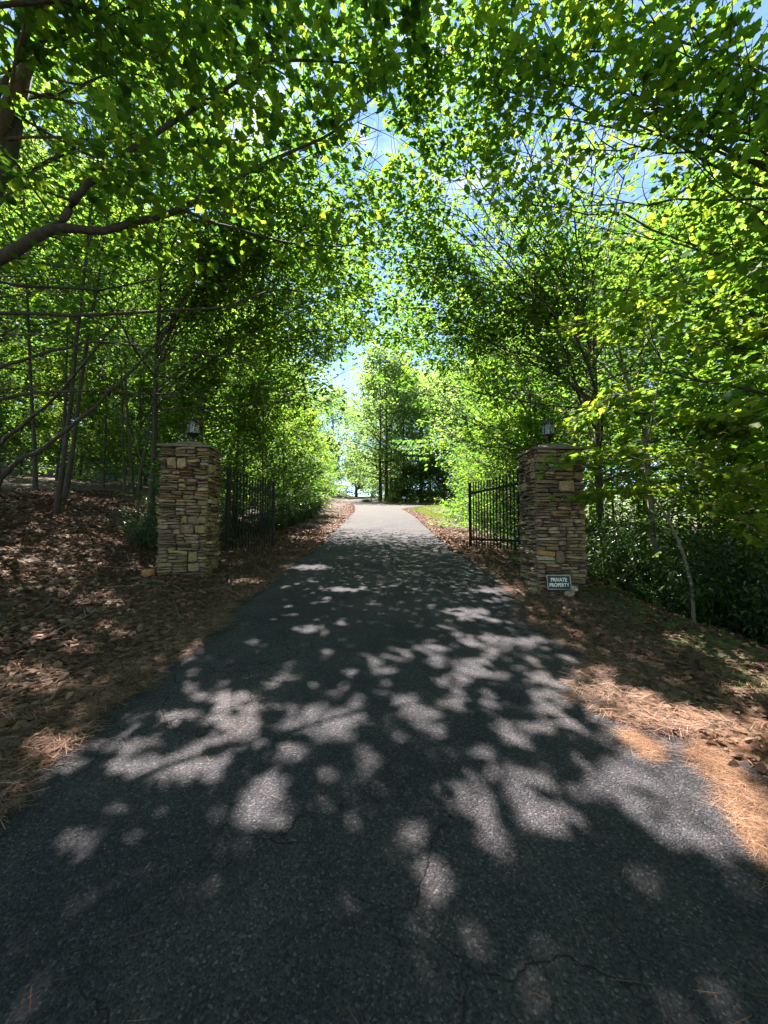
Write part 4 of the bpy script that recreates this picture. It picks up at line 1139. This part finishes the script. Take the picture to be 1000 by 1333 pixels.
def layout(W, H):
    out = []; z = 0.0
    while z < H - 0.02:
        h = rs.choice([0.11, 0.14, 0.18, 0.22, 0.16])
        if H - z - h < 0.08: h = H - z
        x = -W / 2
        while x < W / 2 - 0.01:
            w = rs.uniform(0.10, 0.40)
            if W / 2 - x - w < 0.10: w = W / 2 - x
            k = rs.random()
            if k < 0.13 and h < 0.24: parts = [h]; 
            else:
                nl = max(1, round(h / rs.uniform(0.036, 0.075)))
                c = [rs.uniform(0.6, 1.4) for _ in range(nl)]; parts = [h * q / sum(c) for q in c]
            zz = z
            for ph in parts:
                if w > 0.3 and rs.random() < 0.4:
                    f = rs.uniform(0.35, 0.65); out += [(x, x + w * f, zz, zz + ph), (x + w * f, x + w, zz, zz + ph)]
                else:
                    out.append((x, x + w, zz, zz + ph))
                zz += ph
            x += w
        z += h
    return out

def stone_pillar(label, loc, rz, H, W, inner, lowz):
    e = thing('stone_pillar', label, 'pillar', loc, rz)
    MB().box((0, 0, (H - lowz) / 2 - 0.0), (W - 0.10, W - 0.10, H + lowz - 0.004)).build('core', M_MORTAR, e).location.z = 0
    rest_v, rest_f = [], []
    batch = MB()
    for face in range(4):
        ang = face * math.pi / 2                        # 0: towards the driveway's near end, 1: +x, 2: far, 3: -x
        seen = face == 0 or face == inner
        Rz = Matrix.Rotation(ang, 4, 'Z')
        for (a, b, z0, z1) in layout(W - (0.0 if face in (0, 2) else 0.09), H + lowz):
            j = 0.006
            w, h = b - a - j, z1 - z0 - j * 0.8
            dep = rs.uniform(0.02, 0.10) + 0.035
            M = Rz @ Matrix.Translation(((a + b) / 2, -(W / 2 - 0.075), (z0 + z1) / 2 - lowz)) @ Matrix.Rotation(rs.gauss(0, .045), 4, 'Y') @ Matrix.Diagonal((w, dep, h, 1))
            me = rs.choice(STONES)
            if seen:
                o = link('stone', me, e); o.matrix_basis = M
                c = list(rs.choices(PAL, PW)[0])
                if h > 0.1 and rs.random() < 0.6: c = list(rs.choice([PAL[6], PAL[3], PAL[9], PAL[1]]))
                g = rs.uniform(0.75, 1.5); o.color = (c[0] * g, c[1] * g, c[2] * g, 1)
            else:
                batch.add([M @ v.co for v in me.vertices], [tuple(p.vertices) for p in me.polygons])
    bo = batch.build('stonework', M_STONE, e); bo.color = (0.19, 0.15, 0.105, 1); bo['kind'] = 'stuff'
    cap = MB()
    def slab(w0, w1, z0, z1, jit):
        n = 5; ring = []
        for z, w in ((z0, w0), (z1, w1)):
            rg = []
            for s_ in range(4):
                for t in range(n):
                    u = -1 + 2 * t / n
                    p = {0: (u, -1), 1: (1, u), 2: (-u, 1), 3: (-1, -u)}[s_]
                    rg.append((p[0] * w / 2 + rs.uniform(-jit, jit), p[1] * w / 2 + rs.uniform(-jit, jit), z + rs.uniform(-jit, jit) * 0.3))
            ring.append(rg)
        m = 4 * n
        cap.add(ring[0] + ring[1], [(i, (i + 1) % m, m + (i + 1) % m, m + i) for i in range(m)] + [tuple(reversed(range(m))), tuple(range(m, 2 * m))])
    slab(W + 0.10, W + 0.10, H, H + 0.035, 0.010)
    slab(W + 0.02, 0.46, H + 0.036, H + 0.11, 0.010)
    slab(0.44, 0.42, H + 0.111, H + 0.145, 0.008)
    co = cap.build('cap', M_STONE, e); co.color = (0.15, 0.13, 0.11, 1)
    return e

def lantern(label, loc, rz):
    e = thing('lantern', label, 'lantern', loc, rz, None)
    MB().lathe([(0.085, 0), (0.085, 0.015), (0.05, 0.035), (0.03, 0.05)], 12).build('base', M_LAMP_IRON, e)
    MB().lathe([(0.028, 0.05), (0.022, 0.09), (0.034, 0.105), (0.024, 0.12)], 10).build('stem', M_LAMP_IRON, e)
    MB().lathe([(0.024, 0.12), (0.05, 0.14), (0.085, 0.175), (0.125, 0.195), (0.128, 0.21)], 12).build('tray', M_LAMP_IRON, e)
    for k in range(6):
        a = k * math.pi / 3; am = a + math.pi / 6
        rot = Matrix.Rotation(am, 3, 'Z')
        MB().box((0.090 * math.cos(am), 0.090 * math.sin(am), 0.305), (0.004, 0.098, 0.185), rot).build('glass_pane', M_GLASS, e)
        MB().box((0.106 * math.cos(a), 0.106 * math.sin(a), 0.305), (0.012, 0.012, 0.19), Matrix.Rotation(a, 3, 'Z')).build('cage_bar', M_LAMP_IRON, e)
    MB().lathe([(0.012, 0.21), (0.012, 0.29)], 8).build('candle_tube', M_WHITE, e)
    rf = MB().lathe([(0.135, 0.40), (0.137, 0.412), (0.115, 0.425), (0.085, 0.45), (0.045, 0.475), (0.02, 0.485)], 12).build('roof', M_LAMP_IRON, e)
    MB().lathe([(0.012, 0.485), (0.022, 0.50), (0.018, 0.515), (0.004, 0.53)], 8).build('finial', M_LAMP_IRON, rf)
    return e

PH, PWID = 2.33, 0.83
LX, LY, LR = -3.71, 7.38, R(8)
RX, RY, RRZ = 2.99, 6.90, R(0)
lz, rz_ = hz(-3.6, 7.0), SLOPE * 6.45 + 0.02
stone_pillar('stone pillar on the bank side of the driveway, no sign at its foot', (LX, LY, lz), LR, PH, PWID, 1, 0.12)
stone_pillar('stone pillar with a small black and white sign at its foot', (RX, RY, rz_), RRZ, PH, PWID, 3, 0.25)
lantern('black lantern on the pillar without a sign', (LX, LY, lz + PH + 0.143), 0.2)
lantern('black lantern on top of the sign pillar', (RX, RY, rz_ + PH + 0.143), 0.5)

# ------------------------------------------------------------------ iron gate leaves
def gate(label, near, far, n, side):
    """near/far: hinge and free end as (x, y); rails level"""
    a, b = Vector((near[0], near[1], 0)), Vector((far[0], far[1], 0))
    L = (b - a).length
    rz = math.atan2(b.y - a.y, b.x - a.x)
    e = thing('iron_gate', label, 'gate', (a.x, a.y, near[2]), rz)
    hgt = 1.62
    for k in range(n):
        x = L * (k + 0.5) / n
        top = hgt - 0.05 * math.sin(math.pi * k / (n - 1))
        MB().box((x, 0, top / 2), (0.02, 0.02, top)).build('picket', M_IRON, e)
    MB().box((-0.015, 0, hgt / 2 - 0.02), (0.05, 0.05, hgt + 0.04)).build('hinge_post', M_IRON, e)
    MB().box((L, 0, hgt / 2), (0.045, 0.045, hgt)).build('end_post', M_IRON, e)
    MB().box((L / 2, 0, 0.19), (L, 0.028, 0.05)).build('bottom_rail', M_IRON, e)
    MB().box((L / 2, 0, 1.34), (L, 0.028, 0.05)).build('top_rail', M_IRON, e)
    for z in (0.3, 1.2):
        MB().box((-0.09, 0.0, z), (0.11, 0.03, 0.05)).build('hinge', M_IRON, e)
    return e
gate('open black iron gate leaf on the bank-side pillar', (-3.07, 7.55, 1.28), (-2.80, 9.7), 16, -1)
gate('open black iron gate leaf on the sign pillar', (2.70, 7.60, 1.26), (2.17, 9.70), 16, 1)

# ------------------------------------------------------------------ sign, rocks, far furniture
def sign():
    x, y = 2.86, 6.31
    z = hz(x, y - 0.05)
    e = thing('sign', 'small black sign with white lettering leaning on the stone pillar', 'sign', (x, y, z + 0.03), R(-2))
    e.rotation_euler = (R(-12), 0, R(-2))
    W, H = 0.39, 0.24
    MB().box((0, 0, H / 2), (W, 0.012, H)).build('board', M_BLACK, e)
    fr = MB()
    for c, d in (((0, -0.008, H - 0.009), (W, 0.004, 0.014)), ((0, -0.008, 0.009), (W, 0.004, 0.014)), ((-W / 2 + 0.008, -0.008, H / 2), (0.014, 0.004, H - 0.034)), ((W / 2 - 0.008, -0.008, H / 2), (0.014, 0.004, H - 0.034))):
        fr.box(c, d)
    fr.build('border', M_GREY, e)
    for txt, zc in (('PRIVATE', 0.135), ('PROPERTY', 0.05)):
        cu = bpy.data.curves.new(txt, 'FONT'); cu.body = txt; cu.align_x = 'CENTER'; cu.size = 0.105; cu.extrude = 0.001; cu.offset = 0.003
        ob = bpy.data.objects.new('t', cu); C.objects.link(ob)
        dg = bpy.context.evaluated_depsgraph_get(); me = bpy.data.meshes.new_from_object(ob.evaluated_get(dg))
        bpy.data.objects.remove(ob)
        me.materials.clear(); me.materials.append(M_WHITE)
        v = np.array([q.co[:] for q in me.vertices]); wd = v[:, 0].max() - v[:, 0].min()
        o = link('lettering', me, e); o.rotation_euler = (R(90), 0, 0); o.location = (0, -0.0085, zc)
        f = (0.26 if txt == 'PRIVATE' else 0.32) / wd; o.scale = (f, 0.062 / (v[:, 1].max() - v[:, 1].min()), 1)
sign()

def rock(label, x, y, s, seed, col, sink=0.3, group=None):
    r = np.random.default_rng(seed)
    n, m = 9, 6
    V = [(0, 0, -0.5)]; F = []
    for i in range(1, m):
        t = math.pi * i / m - math.pi / 2
        for j in range(n):
            a = 2 * math.pi * j / n
            q = 0.5 * (1 + r.normal(0, 0.10))
            V.append((q * math.cos(t) ** 0.7 * math.cos(a), q * math.cos(t) ** 0.7 * math.sin(a), q * math.sin(t)))
    V.append((0, 0, 0.46))
    for j in range(n):
        F.append((0, 1 + (j + 1) % n, 1 + j)); F.append((len(V) - 1, 1 + (m - 2) * n + j, 1 + (m - 2) * n + (j + 1) % n))
        for i in range(m - 2):
            F.append((1 + i * n + j, 1 + i * n + (j + 1) % n, 1 + (i + 1) * n + (j + 1) % n, 1 + (i + 1) * n + j))
    o = link('rock', new_mesh('rock', V, F, [M_STONE], False)); o.scale = s
    o.location = (x, y, hz(x, y) + s[2] * (0.5 - sink)); o.rotation_euler = (0, 0, seed); o.color = (*col, 1)
    return tag(o, label, 'rock', group)
rock('flat tan rock lying in front of the black sign', 2.93, 6.12, (0.30, 0.16, 0.10), 4, (0.33, 0.27, 0.2))
rock('small pale rock sitting on top of the flat rock before the sign', 3.02, 6.16, (0.16, 0.10, 0.09), 5, (0.36, 0.31, 0.25), -0.45)
rock('small rounded rock at the foot of the sign pillar corner', 2.42, 6.30, (0.16, 0.14, 0.10), 6, (0.22, 0.2, 0.13))
rock('rust-orange rock at the outer foot of the bank-side pillar', -4.18, 6.86, (0.26, 0.2, 0.2), 7, (0.34, 0.17, 0.07))

def signpost():
    x, y = 3.0, 58.0
    e = thing('signpost', 'pale post with a short crossboard on the grassy island', 'signpost', (x, y, hz(x, y)))
    MB().box((0, 0, 0.8), (0.12, 0.12, 2.0)).build('post', M_GREY, e)
    MB().box((0, -0.075, 1.68), (0.55, 0.03, 0.26), Matrix.Rotation(R(6), 3, 'Y')).build('board', M_WHITE, e)
    x, y = -1.3, 57.0
    s = Skel(3)
    t = np.linspace(0, math.pi, 16)
    pts = np.stack([-0.55 * np.cos(t) + 0, 0 * t, 1.15 + 0.5 * np.sin(t)], -1)
    pts = np.concatenate([[[-0.55, 0, -0.2]], pts, [[0.55, 0, -0.2]]])
    s.tube(pts, np.full(len(pts), 0.06), 8)
    tag(link('metal_hoop', s.wood_mesh('metal_hoop', M_GREY), None, (x, y, hz(x, y))), 'pale grey arched metal hoop standing at the island edge', 'hoop')
signpost()

# ------------------------------------------------------------------ litter, straw, grass, fallen sticks
def ground_z(x, y):
    xr = x - road_c(y); l, r = road_half(y)
    on = (xr > -l) & (xr < r + 0.75 * smooth((3.3 - y) / 1.6))
    zr = SLOPE * y + 0.012 + 0.02 * (1 - np.clip(np.abs(xr) / l, 0, 1) ** 2)
    return np.where(on, zr, height(x, y)), on

def litter(name, label, cat, tpl, mat_, x, y, size, tiltn, rng, tint, lift=0.008):
    z, on = ground_z(x, y)
    n = len(x)
    a = rng.random(n) * 2 * math.pi
    ax = np.stack([np.cos(a), np.sin(a), rng.normal(0, tiltn * 0.6, n) + 0.0], -1)
    nr = np.array([0, -0.1, 1.0]) + rng.normal(0, tiltn, (n, 3))
    P = np.stack([x, y, z + lift + rng.random(n) * lift * 2], -1)
    me = leaf_mesh(name, tpl, P, ax, nr, size, tint, [mat_])
    return tag(link(name, me), label, cat, kind='stuff')

def left_edge(y):
    return -2.12 - 0.35 * smooth((y - 7) / 20) + 0.22 * (vnoise(y * 1.1, 41.0) - 0.4) + 0.14 * (vnoise(y * 4, 43.0) - 0.5)
def right_edge(y):
    return 2.1 + 0.25 * (vnoise(y * 1.3, 51.0) - 0.6) + 0.14 * (vnoise(y * 4, 53.0) - 0.5) - 0.35 * np.exp(-((y - 4.9) / 0.7) ** 2) - 0.45 * np.exp(-((y - 3.0) / 0.45) ** 2)

rng = np.random.default_rng(77)
# dead leaves on the bank
n = 75000
y = 1.0 + 15 * rng.random(n) ** 1.5; x = -2.0 - 9.5 * rng.random(n) ** 1.15
k = (x < left_edge(y) + 0.05 - rng.exponential(0.05, n)) & (rng.random(n) < 0.45 + 0.75 * vnoise(x * 1.3, y * 1.3))
x, y = x[k], y[k]
litter('leaf_litter', 'brown dead leaves covering the bank beside the driveway', 'leaf litter', CURL, M_LITTER, x, y, rng.uniform(0.045, 0.095, len(x)), 0.38, rng, np.clip(rng.normal(0.48, 0.24, len(x)), 0, 1))
# dead leaves on the other verge
n = 34000
y = 1.2 + 16 * rng.random(n) ** 1.4; x = 1.7 + 5.5 * rng.random(n) ** 1.3
k = (x > right_edge(y) + rng.exponential(0.06, n)) & (rng.random(n) < 0.25 + 0.9 * vnoise(x * 1.5 + 20, y * 1.5))
x, y = x[k], y[k]
litter('leaf_litter', 'brown dead leaves on the ravine-side verge around the sign pillar', 'leaf litter', CURL, M_LITTER, x, y, rng.uniform(0.035, 0.08, len(x)), 0.35, rng, np.clip(rng.normal(0.5, 0.22, len(x)), 0, 1))
# needles and bits further up both edges
n = 26000
y = 10 + 40 * rng.random(n) ** 1.6; sd = rng.random(n) < 0.5
l_, r_ = road_half(y); cx = road_c(y)
x = np.where(sd, cx - l_ + 0.25 - rng.exponential(0.7, n), cx + r_ - 0.25 + rng.exponential(0.7, n))
litter('leaf_litter', 'thin drift of dead leaves along both driveway edges beyond the gate', 'leaf litter', LEAF2, M_LITTER, x, y, rng.uniform(0.06, 0.12, n), 0.3, rng, np.clip(rng.normal(0.6, 0.2, n), 0, 1), 0.01)

# orange pine straw patch on the paved apron
n = 150000
y = 1.4 + 2.1 * rng.random(n); x = 1.1 + 2.4 * rng.random(n)
px, py, _ = project(np.stack([x, y, SLOPE * y], -1))
def seg(ax_, ay_, bx, by, w):
    t = np.clip(((px - ax_) * (bx - ax_) + (py - ay_) * (by - ay_)) / ((bx - ax_) ** 2 + (by - ay_) ** 2), 0, 1)
    return np.hypot(px - ax_ - t * (bx - ax_), (py - ay_ - t * (by - ay_)) * 1.2) / w
dst = np.minimum.reduce([seg(860, 930, 1000, 955, 24), seg(915, 985, 965, 1040, 20), seg(965, 1040, 1040, 1150, 28), seg(820, 965, 850, 985, 12), seg(940, 955, 1060, 985, 28), seg(790, 930, 830, 935, 8)])
k = dst < 1.0 + 0.5 * (vnoise(x * 9, y * 9) - 0.5) + rng.normal(0, 0.25, n)
x, y = x[k], y[k]
litter('pine_straw', 'orange-tan pine straw drifted over the paved apron', 'pine straw', STRAW_FINE, M_STRAW, x, y, rng.uniform(0.05, 0.11, len(x)), 0.10, rng, np.clip(rng.normal(0.48, 0.28, len(x)), 0, 1), 0.005)
# needles along the bank-side edge and over the leaves
n = 42000
y = 1.2 + 11 * rng.random(n) ** 1.3; x = left_edge(y) + 0.12 - rng.exponential(0.9, n)
litter('pine_straw', 'brown pine needles strewn along the bank edge of the driveway', 'pine straw', STRAW, M_LITTER, x, y, rng.uniform(0.06, 0.15, n), 0.14, rng, np.clip(rng.normal(0.6, 0.22, n), 0, 1), 0.02)
n = 22000
y = 2.6 + 9 * rng.random(n) ** 1.3; x = right_edge(y) - 0.08 + rng.exponential(0.7, n)
litter('pine_straw', 'reddish pine needles strewn over the ravine-side verge', 'pine straw', STRAW, M_LITTER, x, y, rng.uniform(0.06, 0.14, n), 0.14, rng, np.clip(rng.normal(0.55, 0.22, n), 0, 1), 0.015)
# loose needles and bits on the asphalt
n = 900
y = 0.8 + 9 * rng.random(n) ** 1.5; x = rng.uniform(-2.1, 2.1, n)
litter('pine_straw', 'stray pine needles scattered thinly on the dark asphalt', 'pine straw', STRAW, M_STRAW, x, y, rng.uniform(0.03, 0.09, n), 0.03, rng, np.clip(rng.normal(0.4, 0.2, n), 0, 1), 0.002)

# grass
def grass(name, label, x, y, h, rng, tc):
    z, _ = ground_z(x, y); n = len(x)
    ax = np.array([0, 0, 1.0]) + rng.normal(0, 0.45, (n, 3)); nr = rng.normal(0, 1, (n, 3))
    tag(link(name, leaf_mesh(name, BLADE, np.stack([x, y, z - 0.01], -1), ax, nr, h * rng.uniform(0.5, 1.3, n), np.clip(rng.normal(tc, 0.22, n), 0, 1), [M_GRASS])), label, 'grass', kind='stuff')
n = 26000
y = 2.2 + 6 * rng.random(n); x = 2.3 + 2.2 * rng.random(n)
k = rng.random(n) < np.clip((vnoise(x * 2.2 + 5, y * 2.2) - 0.45) * 3.2, 0.02, 0.9)
k &= x > right_edge(y) + 0.3
k &= ~((np.abs(x - RX) < 0.46) & (np.abs(y - RY) < 0.46))
grass('grass', 'short sparse grass on the ravine-side verge', x[k], y[k], 0.055, rng, 0.35)
n = 14000
y = 14 + 40 * rng.random(n); l_, r_ = road_half(y); x = road_c(y) + r_ + 0.5 + 1.8 * rng.random(n)
k = rng.random(n) < smooth((y - 16) / 10)
grass('grass', 'yellow-green grass strip between the far driveway and the young pines', x[k], y[k], 0.16, rng, 0.95)
n = 6000
x = rng.uniform(-3.4, 6, n); y = rng.uniform(57.5, 62, n)
k = x > road_c(y) + 3.0
grass('grass', 'yellow-green grass on the island under the trunks', x[k], y[k], 0.3, rng, 0.95)
n = 2600
c = rng.integers(0, 6, n); cxs = np.array([-3.3, -4.6, -2.95, -4.1, 2.45, 3.5])[c]; cys = np.array([5.9, 4.2, 7.2, 3.3, 7.55, 6.2])[c]
x = cxs + rng.normal(0, 0.10, n); y = cys + rng.normal(0, 0.08, n)
grass('grass', 'small bright moss and grass tufts around the pillar feet', x, y, 0.05, rng, 0.75)

# fallen sticks
G12 = 'sticks lying on the bank'
for i in range(16):
    r = np.random.default_rng(300 + i)
    px_, py_ = [(100, 735), (95, 730), (60, 690), (150, 760), (40, 820), (180, 700), (130, 660), (20, 700), (230, 800), (60, 775), (110, 820), (170, 780), (25, 650), (90, 650), (160, 720), (215, 770)][i]
    g = px_ground(px_, py_); g[0] = min(g[0], -2.6)
    s = Skel(300 + i); a = r.uniform(0, math.pi); L = r.uniform(0.4, 1.3)
    pts = np.array([[math.cos(a) * t * L + r.normal(0, 0.012), math.sin(a) * t * L + r.normal(0, 0.012), 0] for t in np.linspace(-.5, .5, 7)])
    for p in pts: p[2] = hz(g[0] + p[0], g[1] + p[1]) - hz(g[0], g[1]) + 0.035
    s.tube(pts, np.linspace(0.011, 0.004, 7), 5)
    tw = s.curve(pts[3], (math.cos(a + .7), math.sin(a + .7), 0.15), L * 0.3, 4, 0.1); s.tube(tw, np.linspace(0.006, 0.002, 4), 4)
    tag(link('stick', s.wood_mesh('stick', M_TWIG), None, (g[0], g[1], hz(g[0], g[1]))), 'thin dead stick lying among the leaves on the bank', 'stick', G12)
tot = sum(len(m.polygons) for m in bpy.data.meshes)
print('total faces', tot, 'objects', len(bpy.data.objects))
